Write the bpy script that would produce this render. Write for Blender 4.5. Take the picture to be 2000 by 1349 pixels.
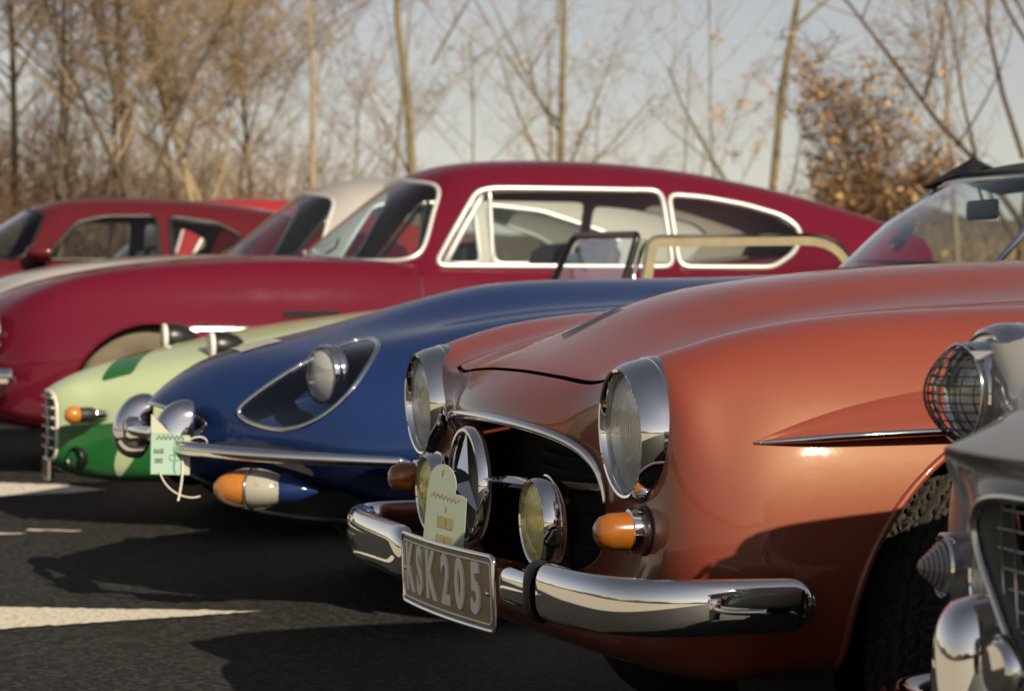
import bpy, bmesh, math, random
import numpy as np
from mathutils import Vector, Matrix

for o in list(bpy.data.objects):
    bpy.data.objects.remove(o, do_unlink=True)
scene = bpy.context.scene
COL = scene.collection
R = math.radians

# ------------------------------------------------------------------ camera
HEAD = R(17.0)                     # the whole row is parked at this angle to the view
cam = bpy.data.cameras.new('camera')
cam.sensor_width = 36.0
cam.lens = 4860.0 / 2000.0 * 36.0
cam.clip_start = 0.1
cam.clip_end = 3000.0
cam.dof.use_dof = True
cam.dof.focus_distance = 4.35
cam.dof.aperture_fstop = 7.0
cam_o = bpy.data.objects.new('camera', cam)
cam_o.location = (0, 0, 0.85)
cam_o.rotation_euler = (R(90 - 0.878), 0, 0)
COL.objects.link(cam_o)
scene.camera = cam_o

# ------------------------------------------------------------------ sky and sun
SUN_AZ = Vector((0.47, -0.88, 0)).normalized()     # horizontal direction towards the sun
SUN_EL = R(30.0)
world = bpy.data.worlds.new('World')
scene.world = world
world.use_nodes = True
wn = world.node_tree
bg = wn.nodes['Background']
sky = wn.nodes.new('ShaderNodeTexSky')
sky.sky_type = 'NISHITA'
sky.sun_disc = False
sky.sun_elevation = SUN_EL
sky.sun_rotation = math.atan2(SUN_AZ.x, SUN_AZ.y)
sky.altitude = 50
sky.air_density = 1.0
sky.dust_density = 0.25
sky.ozone_density = 1.0
hs = wn.nodes.new('ShaderNodeHueSaturation')
hs.inputs['Saturation'].default_value = 0.55
wn.links.new(sky.outputs[0], hs.inputs['Color'])
wt = wn.nodes.new('ShaderNodeMix')
wt.data_type = 'RGBA'
wt.blend_type = 'MULTIPLY'
wt.inputs['Factor'].default_value = 1.0
wt.inputs['B'].default_value = (1.08, 0.97, 0.93, 1)
wn.links.new(hs.outputs[0], wt.inputs['A'])
wn.links.new(wt.outputs['Result'], bg.inputs[0])
bg.inputs[1].default_value = 0.055
sd = bpy.data.lights.new('sun', 'SUN')
sd.energy = 4.6
sd.angle = R(0.6)
sd.color = (1.0, 0.86, 0.66)
so = bpy.data.objects.new('sun', sd)
sv = Vector((SUN_AZ.x * math.cos(SUN_EL), SUN_AZ.y * math.cos(SUN_EL), math.sin(SUN_EL)))
so.rotation_euler = sv.to_track_quat('Z', 'Y').to_euler()
so.location = sv * 40
COL.objects.link(so)

scene.view_settings.view_transform = 'Standard'
scene.view_settings.look = 'None'
scene.view_settings.gamma = 1.0
scene.view_settings.use_curve_mapping = False
scene.view_settings.exposure = 0.45
scene.cycles.max_bounces = 10
scene.cycles.transparent_max_bounces = 24
scene.cycles.caustics_reflective = False
scene.cycles.caustics_refractive = False
scene.cycles.use_denoising = True
scene.cycles.sample_clamp_indirect = 6.0

# ------------------------------------------------------------------ materials
MATS = {}
def nodes_of(name):
    m = bpy.data.materials.new(name)
    m.use_nodes = True
    nt = m.node_tree
    return m, nt, nt.nodes['Principled BSDF']

def setp(b, **k):
    for a, v in k.items():
        b.inputs[a.replace('_', ' ')].default_value = v

def simple(name, col, rough=0.5, metal=0.0, coat=0.0, noise=0.0, nscale=60.0, spec=0.5, bump=0.0, bscale=200.0, trans=0.0, rvar=0.0):
    """one procedural surface: colour with a little unevenness, roughness variation and fine relief"""
    m, nt, b = nodes_of(name)
    setp(b, Base_Color=(*col, 1), Roughness=rough, Metallic=metal)
    b.inputs['Specular IOR Level'].default_value = spec
    b.inputs['Coat Weight'].default_value = coat
    b.inputs['Coat Roughness'].default_value = 0.04
    b.inputs['Transmission Weight'].default_value = trans
    tc = nt.nodes.new('ShaderNodeTexCoord')
    if noise > 0:
        n = nt.nodes.new('ShaderNodeTexNoise')
        n.inputs['Scale'].default_value = nscale
        n.inputs['Detail'].default_value = 5
        nt.links.new(tc.outputs['Object'], n.inputs['Vector'])
        mx = nt.nodes.new('ShaderNodeMix')
        mx.data_type = 'RGBA'
        mx.inputs['A'].default_value = (*[max(0, c * (1 - noise)) for c in col], 1)
        mx.inputs['B'].default_value = (*[min(1, c * (1 + noise)) for c in col], 1)
        nt.links.new(n.outputs['Fac'], mx.inputs['Factor'])
        nt.links.new(mx.outputs['Result'], b.inputs['Base Color'])
    if rvar > 0:
        n2 = nt.nodes.new('ShaderNodeTexNoise')
        n2.inputs['Scale'].default_value = 9
        n2.inputs['Detail'].default_value = 6
        nt.links.new(tc.outputs['Object'], n2.inputs['Vector'])
        mr = nt.nodes.new('ShaderNodeMapRange')
        mr.inputs['From Min'].default_value = 0.3
        mr.inputs['From Max'].default_value = 0.75
        mr.inputs['To Min'].default_value = max(0.0, rough - rvar)
        mr.inputs['To Max'].default_value = rough + rvar
        nt.links.new(n2.outputs['Fac'], mr.inputs['Value'])
        nt.links.new(mr.outputs['Result'], b.inputs['Roughness'])
    if bump > 0:
        n3 = nt.nodes.new('ShaderNodeTexNoise')
        n3.inputs['Scale'].default_value = bscale
        n3.inputs['Detail'].default_value = 3
        nt.links.new(tc.outputs['Object'], n3.inputs['Vector'])
        bp = nt.nodes.new('ShaderNodeBump')
        bp.inputs['Strength'].default_value = bump
        bp.inputs['Distance'].default_value = 0.002
        nt.links.new(n3.outputs['Fac'], bp.inputs['Height'])
        nt.links.new(bp.outputs['Normal'], b.inputs['Normal'])
    MATS[name] = m
    return m

def paint(name, col, rough=0.32, flake=0.0, sheen=None, sheen_level=0.02, coat_r=(0.03, 0.10), coat=0.8):
    """enamel under a clear coat with faint orange peel and dust"""
    m, nt, b = nodes_of(name)
    b.inputs['Metallic'].default_value = flake
    b.inputs['Coat Weight'].default_value = coat
    b.inputs['Coat IOR'].default_value = 1.5
    b.inputs['Specular IOR Level'].default_value = sheen_level
    if sheen:
        b.inputs['Specular Tint'].default_value = (*sheen, 1)
    tc = nt.nodes.new('ShaderNodeTexCoord')
    n = nt.nodes.new('ShaderNodeTexNoise')
    n.inputs['Scale'].default_value = 3.0
    n.inputs['Detail'].default_value = 8
    n.inputs['Roughness'].default_value = 0.7
    nt.links.new(tc.outputs['Object'], n.inputs['Vector'])
    mx = nt.nodes.new('ShaderNodeMix')
    mx.data_type = 'RGBA'
    mx.inputs['A'].default_value = (*[c * 0.93 for c in col], 1)
    mx.inputs['B'].default_value = (*[min(1, c * 1.07 + 0.004) for c in col], 1)
    nt.links.new(n.outputs['Fac'], mx.inputs['Factor'])
    nt.links.new(mx.outputs['Result'], b.inputs['Base Color'])
    b.inputs['Roughness'].default_value = 0.5 if sheen else 0.6
    mr = nt.nodes.new('ShaderNodeMapRange')
    mr.inputs['From Min'].default_value = 0.35
    mr.inputs['From Max'].default_value = 0.8
    mr.inputs['To Min'].default_value = coat_r[0]
    mr.inputs['To Max'].default_value = coat_r[1]
    nt.links.new(n.outputs['Fac'], mr.inputs['Value'])
    nt.links.new(mr.outputs['Result'], b.inputs['Coat Roughness'])
    op = nt.nodes.new('ShaderNodeTexNoise')
    op.inputs['Scale'].default_value = 160.0
    op.inputs['Detail'].default_value = 1
    nt.links.new(tc.outputs['Object'], op.inputs['Vector'])
    bp = nt.nodes.new('ShaderNodeBump')
    bp.inputs['Strength'].default_value = 0.025
    bp.inputs['Distance'].default_value = 0.002
    nt.links.new(op.outputs['Fac'], bp.inputs['Height'])
    nt.links.new(bp.outputs['Normal'], b.inputs['Coat Normal'])
    MATS[name] = m
    return m

def two_sided(nt, fr, ior):
    # a pane is seen from both sides: the same reflectance whichever way its face points
    ge = nt.nodes.new('ShaderNodeNewGeometry')
    mr = nt.nodes.new('ShaderNodeMapRange')
    mr.inputs['To Min'].default_value = ior
    mr.inputs['To Max'].default_value = 1.0 / ior
    nt.links.new(ge.outputs['Backfacing'], mr.inputs['Value'])
    nt.links.new(mr.outputs['Result'], fr.inputs['IOR'])

def glass(name, tint=(0.9, 0.95, 0.93), rough=0.0, ior=1.5, boost=1.0):
    """thin pane: clear with a reflection that grows towards grazing angles, a little dust"""
    m = bpy.data.materials.new(name)
    m.use_nodes = True
    nt = m.node_tree
    nt.nodes.clear()
    out = nt.nodes.new('ShaderNodeOutputMaterial')
    tr = nt.nodes.new('ShaderNodeBsdfTransparent')
    tr.inputs[0].default_value = (*tint, 1)
    gl = nt.nodes.new('ShaderNodeBsdfGlossy')
    gl.inputs['Roughness'].default_value = rough
    gl.inputs['Color'].default_value = (1, 1, 1, 1)
    fr = nt.nodes.new('ShaderNodeFresnel')
    fr.inputs['IOR'].default_value = ior
    two_sided(nt, fr, ior)
    mu = nt.nodes.new('ShaderNodeMath')
    mu.operation = 'MULTIPLY'
    mu.use_clamp = True
    mu.inputs[1].default_value = boost
    mx = nt.nodes.new('ShaderNodeMixShader')
    nt.links.new(fr.outputs[0], mu.inputs[0])
    nt.links.new(mu.outputs[0], mx.inputs[0])
    nt.links.new(tr.outputs[0], mx.inputs[1])
    nt.links.new(gl.outputs[0], mx.inputs[2])
    nt.links.new(mx.outputs[0], out.inputs[0])
    MATS[name] = m
    return m

def ribbed_lens(name, tint, scale=260.0, axis='Y', strength=0.5):
    """lamp glass with moulded ribs"""
    m = bpy.data.materials.new(name)
    m.use_nodes = True
    nt = m.node_tree
    nt.nodes.clear()
    out = nt.nodes.new('ShaderNodeOutputMaterial')
    tc = nt.nodes.new('ShaderNodeTexCoord')
    wv = nt.nodes.new('ShaderNodeTexWave')
    wv.bands_direction = axis
    wv.inputs['Scale'].default_value = scale / 7.5
    wv.inputs['Distortion'].default_value = 0.0
    nt.links.new(tc.outputs['Object'], wv.inputs['Vector'])
    bp = nt.nodes.new('ShaderNodeBump')
    bp.inputs['Strength'].default_value = strength
    bp.inputs['Distance'].default_value = 0.0015
    nt.links.new(wv.outputs['Fac'], bp.inputs['Height'])
    tr = nt.nodes.new('ShaderNodeBsdfTransparent')
    tr.inputs['Color'].default_value = (*tint, 1)
    gl = nt.nodes.new('ShaderNodeBsdfGlossy')
    gl.inputs['Roughness'].default_value = 0.10
    gl.inputs['Color'].default_value = (*[min(1, c + .05) for c in tint], 1)
    tl = nt.nodes.new('ShaderNodeBsdfDiffuse')
    tl.inputs['Color'].default_value = (*tint, 1)
    fr = nt.nodes.new('ShaderNodeFresnel')
    two_sided(nt, fr, 2.3)
    for s in (gl, tl, fr):
        nt.links.new(bp.outputs['Normal'], s.inputs['Normal'])
    m0 = nt.nodes.new('ShaderNodeMixShader')
    m0.inputs[0].default_value = 0.42
    nt.links.new(tr.outputs[0], m0.inputs[1])
    nt.links.new(tl.outputs[0], m0.inputs[2])
    mx = nt.nodes.new('ShaderNodeMixShader')
    nt.links.new(fr.outputs[0], mx.inputs[0])
    nt.links.new(m0.outputs[0], mx.inputs[1])
    nt.links.new(gl.outputs[0], mx.inputs[2])
    nt.links.new(mx.outputs[0], out.inputs[0])
    MATS[name] = m
    return m

paint('coral', (0.190, 0.033, 0.021), 0.34, sheen=(1.0, 0.84, 0.48), sheen_level=0.62)
paint('royal_blue', (0.008, 0.024, 0.095), 0.3)
paint('crimson', (0.105, 0.004, 0.016), 0.3, coat_r=(0.03, 0.07), coat=0.6)
paint('dark_red', (0.085, 0.008, 0.012), 0.3)
paint('saloon_red', (0.300, 0.025, 0.025), 0.3)
paint('silver', (0.400, 0.385, 0.360), 0.3, 0.3)
paint('pale_grey', (0.230, 0.228, 0.215), 0.3)
paint('pale_green', (0.420, 0.500, 0.300), 0.35)
paint('leaf_green', (0.016, 0.120, 0.030), 0.35)
simple('chrome', (0.80, 0.79, 0.77), 0.045, 1.0, rvar=0.03)
simple('dull_chrome', (0.62, 0.61, 0.58), 0.16, 1.0, rvar=0.06)
simple('reflector', (0.78, 0.77, 0.74), 0.12, 1.0)
simple('black_rubber', (0.016, 0.015, 0.014), 0.55, bump=0.2)
simple('tyre_rubber', (0.034, 0.031, 0.027), 0.85, spec=0.12, noise=0.35, nscale=35, bump=0.3)
simple('black_trim', (0.012, 0.012, 0.012), 0.35)
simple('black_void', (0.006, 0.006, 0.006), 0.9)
simple('seat_leather', (0.05, 0.035, 0.028), 0.5, noise=0.2, bump=0.3)
simple('tan_leather', (0.25, 0.16, 0.09), 0.5, noise=0.2, bump=0.3)
simple('soft_top', (0.012, 0.014, 0.02), 0.8, noise=0.3, bump=0.4, bscale=400)
simple('amber', (0.55, 0.17, 0.02), 0.18, noise=0.15, nscale=50, trans=0.5, coat=0.6)
simple('orange_plastic', (0.46, 0.17, 0.025), 0.25, noise=0.2, nscale=70, coat=0.6)
simple('lamp_clear', (0.36, 0.34, 0.28), 0.12, coat=0.8, noise=0.1)
simple('grey_lens', (0.20, 0.19, 0.18), 0.25, coat=0.6)
simple('plate_ground', (0.300, 0.220, 0.120), 0.5, noise=0.45, nscale=14)
simple('plate_white', (0.86, 0.80, 0.66), 0.5, noise=0.15, nscale=60)
simple('card_green', (0.30, 0.44, 0.36), 0.6, noise=0.08, nscale=12)
simple('card_cream', (0.48, 0.50, 0.38), 0.6, noise=0.08, nscale=12)
simple('card_yellowgreen', (0.36, 0.42, 0.33), 0.6, noise=0.08, nscale=12)
simple('print_dark', (0.03, 0.04, 0.035), 0.6)
simple('print_olive', (0.30, 0.27, 0.13), 0.6)
simple('print_rose', (0.50, 0.30, 0.24), 0.6)
simple('print_teal', (0.06, 0.22, 0.18), 0.6)
simple('white_cord', (0.62, 0.58, 0.48), 0.7)
simple('white_enamel', (0.62, 0.60, 0.55), 0.35, coat=0.4)
simple('sticker', (0.42, 0.38, 0.33), 0.5, noise=0.35, nscale=25)
simple('khaki_frame', (0.24, 0.20, 0.11), 0.5, noise=0.25, nscale=20)
simple('bright_trim', (0.80, 0.79, 0.75), 0.35, 0.55)
simple('interior', (0.03, 0.028, 0.026), 0.7)
simple('wire_rim', (0.45, 0.44, 0.42), 0.3, 0.9)
simple('hub_dull', (0.150, 0.128, 0.090), 0.8, spec=0.1, noise=0.3, nscale=20)
glass('window_glass', (0.90, 0.94, 0.92), boost=1.3)
glass('screen_glass', (0.72, 0.82, 0.84), boost=1.5)
glass('clear_cover', (0.95, 0.96, 0.96), boost=1.6)
simple('headlining', (0.46, 0.43, 0.39), 0.9)
simple('recess_blue', (0.010, 0.024, 0.085), 0.55, spec=0.2)
ribbed_lens('headlamp_lens', (0.92, 0.92, 0.88), 300, 'Y', 0.55)
ribbed_lens('fog_lens', (0.95, 0.88, 0.45), 260, 'Y', 0.5)
# ------------------------------------------------------------------ mesh tools
def bs1(P, m):
    """m samples of a uniform cubic B-spline that ends on the first and last control point"""
    P = np.asarray(P, float)
    n = len(P)
    E = np.concatenate([[2 * P[0] - P[1]], P, [2 * P[-1] - P[-2]]])
    t = np.linspace(0, n - 1, m)
    i = np.minimum(t.astype(int), n - 2)
    f = (t - i).reshape((-1,) + (1,) * (P.ndim - 1))
    b0 = (1 - f) ** 3 / 6
    b1 = (3 * f ** 3 - 6 * f ** 2 + 4) / 6
    b2 = (-3 * f ** 3 + 3 * f ** 2 + 3 * f + 1) / 6
    b3 = f ** 3 / 6
    return b0 * E[i] + b1 * E[i + 1] + b2 * E[i + 2] + b3 * E[i + 3]

def surf(net, ku=9, kv=6, mirror=True):
    """tensor B-spline over a control net [ring][j]; half nets are mirrored about y = 0"""
    net = np.asarray(net, float)
    if mirror:
        left = net[:, :0:-1, :] * np.array([1, -1, 1])
        net = np.concatenate([left, net], axis=1)
    a = bs1(net, (net.shape[0] - 1) * ku + 1)
    b = bs1(a.transpose(1, 0, 2), (net.shape[1] - 1) * kv + 1)
    return b.transpose(1, 0, 2)

def grid_faces(nu, nv, closed_v=False, flip=False):
    F = []
    for i in range(nu - 1):
        for j in range(nv if closed_v else nv - 1):
            a, b = i * nv + j, i * nv + (j + 1) % nv
            c, d = (i + 1) * nv + (j + 1) % nv, (i + 1) * nv + j
            F.append((a, d, c, b) if flip else (a, b, c, d))
    return F

def link(o, parent=None):
    COL.objects.link(o)
    if parent is not None:
        o.parent = parent
    return o

def mesh_obj(name, V, F, mat, parent=None, smooth=True):
    me = bpy.data.meshes.new(name)
    me.from_pydata([tuple(v) for v in V], [], [tuple(f) for f in F])
    for m in (mat if isinstance(mat, (list, tuple)) else [mat]):
        me.materials.append(MATS[m])
    if smooth:
        me.shade_smooth()
    me.update()
    return link(bpy.data.objects.new(name, me), parent)

def bm_obj(name, bm, mat, parent=None, smooth=True):
    me = bpy.data.meshes.new(name)
    bm.to_mesh(me)
    for m in (mat if isinstance(mat, (list, tuple)) else [mat]):
        me.materials.append(MATS[m])
    if smooth:
        me.shade_smooth()
    return link(bpy.data.objects.new(name, me), parent)

def sharp(o, ang=35):
    """keep hard creases on a smooth shaded mesh"""
    o.data.set_sharp_from_angle(angle=R(ang))
    return o

class MB:
    """collects several shapes that make up one part"""
    def __init__(s):
        s.V, s.F = [], []
    def add(s, V, F, M=None):
        k = len(s.V)
        s.V += [tuple((M @ Vector(v)) if M is not None else v) for v in V]
        s.F += [tuple(i + k for i in f) for f in F]
        return s
    def box(s, c, d, M=None):
        x, y, z = c
        a, b, e = [q / 2 for q in d]
        V = [(x + i * a, y + j * b, z + k * e) for i in (-1, 1) for j in (-1, 1) for k in (-1, 1)]
        return s.add(V, [(0, 1, 3, 2), (4, 6, 7, 5), (0, 4, 5, 1), (2, 3, 7, 6), (0, 2, 6, 4), (1, 5, 7, 3)], M)
    def tube(s, path, r, n=8, closed=False, M=None):
        return s.add(*tube(path, r, n, closed), M)
    def build(s, name, mat, parent=None, smooth=True):
        return mesh_obj(name, s.V, s.F, mat, parent, smooth)

def frames(path, closed=False):
    P = [Vector(p) for p in path]
    n = len(P)
    T = []
    for i in range(n):
        a = P[(i - 1) % n] if (closed or i > 0) else P[i]
        b = P[(i + 1) % n] if (closed or i < n - 1) else P[i]
        t = b - a
        T.append(t.normalized() if t.length > 1e-9 else Vector((1, 0, 0)))
    ref = Vector((0, 0, 1)) if abs(T[0].z) < 0.9 else Vector((0, 1, 0))
    N = []
    u = (ref - T[0] * ref.dot(T[0])).normalized()
    for i in range(n):
        u = u - T[i] * u.dot(T[i])
        u = u.normalized() if u.length > 1e-9 else ref
        N.append(u.copy())
    return P, T, N

def tube(path, r, n=8, closed=False):
    P, T, N = frames(path, closed)
    V = []
    for i, p in enumerate(P):
        rr = r[i] if isinstance(r, (list, tuple, np.ndarray)) else r
        b = T[i].cross(N[i])
        for k in range(n):
            a = 2 * math.pi * k / n
            V.append(p + N[i] * (rr * math.cos(a)) + b * (rr * math.sin(a)))
    F = grid_faces(len(P), n, True)
    if closed:
        m = len(P) - 1
        F += [(m * n + k, m * n + (k + 1) % n, (k + 1) % n, k) for k in range(n)]
    else:
        F.append(tuple(range(n)))
        F.append(tuple((len(P) - 1) * n + k for k in reversed(range(n))))
    return V, F

def sweep(path, prof, up=(0, 0, 1), scale=None):
    """carries a closed profile (out, up) along a path; out is to the right hand of the path"""
    P = [Vector(p) for p in path]
    n, m = len(P), len(prof)
    up = Vector(up)
    V = []
    for i, p in enumerate(P):
        t = (P[min(i + 1, n - 1)] - P[max(i - 1, 0)]).normalized()
        out = t.cross(up).normalized()
        u2 = out.cross(t).normalized()
        s = scale[i] if scale is not None else 1.0
        so_, su = s if isinstance(s, tuple) else (s, s)
        for a, b in prof:
            V.append(p + out * (a * so_) + u2 * (b * su))
    F = grid_faces(n, m, True)
    F.append(tuple(range(m)))
    F.append(tuple((n - 1) * m + k for k in reversed(range(m))))
    return V, F

def revolve(prof, n=48):
    """spins (radius, x) about the x axis; x grows towards the back of the car"""
    V, F = [], []
    m = len(prof)
    for r, x in prof:
        for k in range(n):
            a = 2 * math.pi * k / n
            V.append((x, r * math.cos(a), r * math.sin(a)))
    F = grid_faces(m, n, True)
    if prof[0][0] < 1e-6:
        pass
    return V, F

def place(c, yaw=0.0, pitch=0.0):
    return Matrix.Translation(Vector(c)) @ Matrix.Rotation(yaw, 4, 'Z') @ Matrix.Rotation(pitch, 4, 'Y')

def rev_obj(name, prof, c, mat, parent, yaw=0.0, pitch=0.0, n=48):
    """spun part; its own origin sits at c so that procedural ribs follow the lamp"""
    V, F = revolve(prof, n)
    o = mesh_obj(name, V, F, mat, parent)
    o.matrix_local = place(c, yaw, pitch)
    sharp(o, 40)
    return o

def to_bm(G):
    nu, nv = G.shape[:2]
    bm = bmesh.new()
    vs = [bm.verts.new(p) for p in G.reshape(-1, 3)]
    for f in grid_faces(nu, nv):
        q = [vs[i] for i in f]
        if (q[0].co - q[1].co).length < 1e-7 and (q[2].co - q[3].co).length < 1e-7:
            continue
        bm.faces.new(q)
    bmesh.ops.remove_doubles(bm, verts=bm.verts, dist=1e-6)
    return bm

def cut(bm, poly, axis, side, remove=True):
    """cuts a convex outline, carried along an axis, out of a surface.
    Returns (faces as (V, F), boundary loop). side(center) picks the sheet to cut."""
    ax = Vector(axis).normalized()
    pts = [Vector(p) for p in poly]
    cen = sum(pts, Vector()) / len(pts)
    faces = [f for f in bm.faces if side(f.calc_center_median())]
    for k in range(len(pts)):
        a, b = pts[k], pts[(k + 1) % len(pts)]
        no = (b - a).cross(ax)
        if no.length < 1e-9:
            continue
        no.normalize()
        if (cen - a).dot(no) > 0:
            no = -no
        es = {e for f in faces for e in f.edges}
        vs = {v for f in faces for v in f.verts}
        r = bmesh.ops.bisect_plane(bm, geom=list(faces) + list(es) + list(vs), dist=1e-5, plane_co=a, plane_no=no)
        cand = {g for g in r['geom'] if isinstance(g, bmesh.types.BMFace) and g.is_valid}
        faces = [f for f in cand if (f.calc_center_median() - a).dot(no) < 0]
    ins = set(faces)
    idx, V, F = {}, [], []
    for f in faces:
        q = []
        for v in f.verts:
            if v not in idx:
                idx[v] = len(V)
                V.append(v.co.copy())
            q.append(idx[v])
        F.append(q)
    adj = {}
    for f in faces:
        for e in f.edges:
            if sum(1 for g in e.link_faces if g in ins) == 1:
                a, b = e.verts
                adj.setdefault(a, []).append(b)
                adj.setdefault(b, []).append(a)
    loop = []
    if adj:
        st = max(adj, key=lambda v: v.co.z)
        prev, cur = None, st
        for _ in range(len(adj) + 2):
            loop.append(cur.co.copy())
            nx = [w for w in adj[cur] if w is not prev]
            if not nx or nx[0] is st and len(loop) > 2:
                break
            prev, cur = cur, nx[0]
            if cur is st:
                break
    if remove:
        bmesh.ops.delete(bm, geom=faces, context='FACES')
    return (V, F), loop

def thin(loop, step):
    """resamples a closed loop at an even spacing"""
    L = [Vector(p) for p in loop]
    L.append(L[0])
    d = [0.0]
    for a, b in zip(L, L[1:]):
        d.append(d[-1] + (b - a).length)
    n = max(8, int(d[-1] / step))
    out, k = [], 0
    for i in range(n):
        t = d[-1] * i / n
        while d[k + 1] < t:
            k += 1
        f = (t - d[k]) / max(1e-9, d[k + 1] - d[k])
        out.append(L[k].lerp(L[k + 1], f))
    for _ in range(2):
        out = [(out[i - 1] + out[i] * 2 + out[(i + 1) % n]) / 4 for i in range(n)]
    return out

def ell(c, ax, ay, n=40, p=2.0):
    """closed convex outline: superellipse about c with half axes ax, ay"""
    c, ax, ay = Vector(c), Vector(ax), Vector(ay)
    out = []
    for k in range(n):
        a = 2 * math.pi * k / n
        ca, sa = math.cos(a), math.sin(a)
        out.append(c + ax * (math.copysign(abs(ca) ** (2 / p), ca)) + ay * (math.copysign(abs(sa) ** (2 / p), sa)))
    return out

def rounded(pts, r=0.03, n=5):
    """rounds the corners of a convex outline"""
    P = [Vector(p) for p in pts]
    out = []
    m = len(P)
    for i in range(m):
        a, b, c = P[i - 1], P[i], P[(i + 1) % m]
        rr = r[i] if isinstance(r, (list, tuple)) else r
        d1 = min(rr, (a - b).length * 0.48)
        d2 = min(rr, (c - b).length * 0.48)
        s, e = b + (a - b).normalized() * d1, b + (c - b).normalized() * d2
        for k in range(n + 1):
            t = k / n
            out.append(s * (1 - t) ** 2 + b * 2 * t * (1 - t) + e * t * t)
    return out

def solid(V, F, t, inward):
    """gives a cut panel a thickness towards a point inside the car"""
    bm = bmesh.new()
    vs = [bm.verts.new(v) for v in V]
    for f in F:
        try:
            bm.faces.new([vs[i] for i in f])
        except ValueError:
            pass
    bmesh.ops.recalc_face_normals(bm, faces=bm.faces)
    return bm

def empty(name, loc, rz=HEAD, label=None, cat=None, group=None):
    o = bpy.data.objects.new(name, None)
    o.location = loc
    o.rotation_euler = (0, 0, rz)
    o.empty_display_size = 0.2
    link(o)
    if label:
        o['label'] = label
    if cat:
        o['category'] = cat
    if group:
        o['group'] = group
    return o

def tag(o, label=None, cat=None, group=None, kind=None):
    for k, v in (('label', label), ('category', cat), ('group', group), ('kind', kind)):
        if v:
            o[k] = v
    return o

def text_mesh(s, size, bold=0.0, sx=1.0):
    """flat outlines of some lettering as (V, F) in the xy plane, centred"""
    cu = bpy.data.curves.new('lettering', 'FONT')
    cu.body = s
    cu.size = size
    cu.offset = bold
    cu.align_x = 'CENTER'
    cu.align_y = 'CENTER'
    cu.resolution_u = 4
    to = bpy.data.objects.new('lettering', cu)
    COL.objects.link(to)
    dg = bpy.context.evaluated_depsgraph_get()
    me = to.evaluated_get(dg).to_mesh()
    V = [(v.co.x * sx, v.co.y, 0.0) for v in me.vertices]
    F = [tuple(p.vertices) for p in me.polygons]
    to.evaluated_get(dg).to_mesh_clear()
    bpy.data.objects.remove(to, do_unlink=True)
    bpy.data.curves.remove(cu)
    return V, F

def raise_faces(V, F, h):
    """flat outline to a low relief of height h"""
    bm = bmesh.new()
    vs = [bm.verts.new(v) for v in V]
    fs = []
    for f in F:
        try:
            fs.append(bm.faces.new([vs[i] for i in f]))
        except ValueError:
            pass
    bmesh.ops.remove_doubles(bm, verts=bm.verts, dist=1e-6)
    fs = list(bm.faces)
    r = bmesh.ops.extrude_face_region(bm, geom=fs)
    up = [g for g in r['geom'] if isinstance(g, bmesh.types.BMVert)]
    bmesh.ops.translate(bm, verts=up, vec=(0, 0, h))
    bm.verts.index_update()
    V2 = [v.co.copy() for v in bm.verts]
    F2 = [[v.index for v in f.verts] for f in bm.faces]
    bm.free()
    return V2, F2

# ------------------------------------------------------------------ ground
def ground_z(x, y):
    """the car park climbs a little towards the back of the row"""
    t = min(1.0, max(0.0, (y - 5.5) / 11.0))
    return 0.26 * t * t * (3 - 2 * t)

def station(x, W, top, low=(0.40, 0.31, 0.27), ys=(0, .13, .24, .34, .44, .53, .63, .73), sz=(0.73, 0.63, 0.53), wy=0.93):
    """one body section from the centre line over the wing and down to the sill"""
    pts = [(x, y, z) for y, z in zip(ys, top)]
    yt, zt = ys[-1], top[-1]
    pts.append((x, max(yt + 0.01, W * wy), sz[0]))
    pts.append((x, W * 0.985, sz[1]))
    pts.append((x, W, sz[2]))
    pts.append((x, W * 0.992, low[0]))
    pts.append((x, W * 0.955, low[1]))
    pts.append((x, W * 0.87, low[2]))
    pts.append((x, W * 0.5, low[2] - 0.015))
    pts.append((x, 0.0, low[2] - 0.015))
    return pts

def arch_outline(cx, cz, r, s, drop=0.4):
    out = [Vector((cx + r * math.cos(a), s, cz + r * math.sin(a))) for a in np.linspace(R(-8), R(188), 37)]
    out += [Vector((cx - r * 0.97, s, cz - drop)), Vector((cx + r * 0.97, s, cz - drop))]
    return out

def lip(loop, zmin):
    """the open run of an arch edge above the sill, in order"""
    n = len(loop)
    ok = [p.z > zmin for p in loop]
    if all(ok):
        return loop
    st = next(i for i in range(n) if ok[i] and not ok[i - 1])
    out = []
    for k in range(n):
        i = (st + k) % n
        if ok[i]:
            out.append(loop[i])
        else:
            break
    return out

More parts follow.
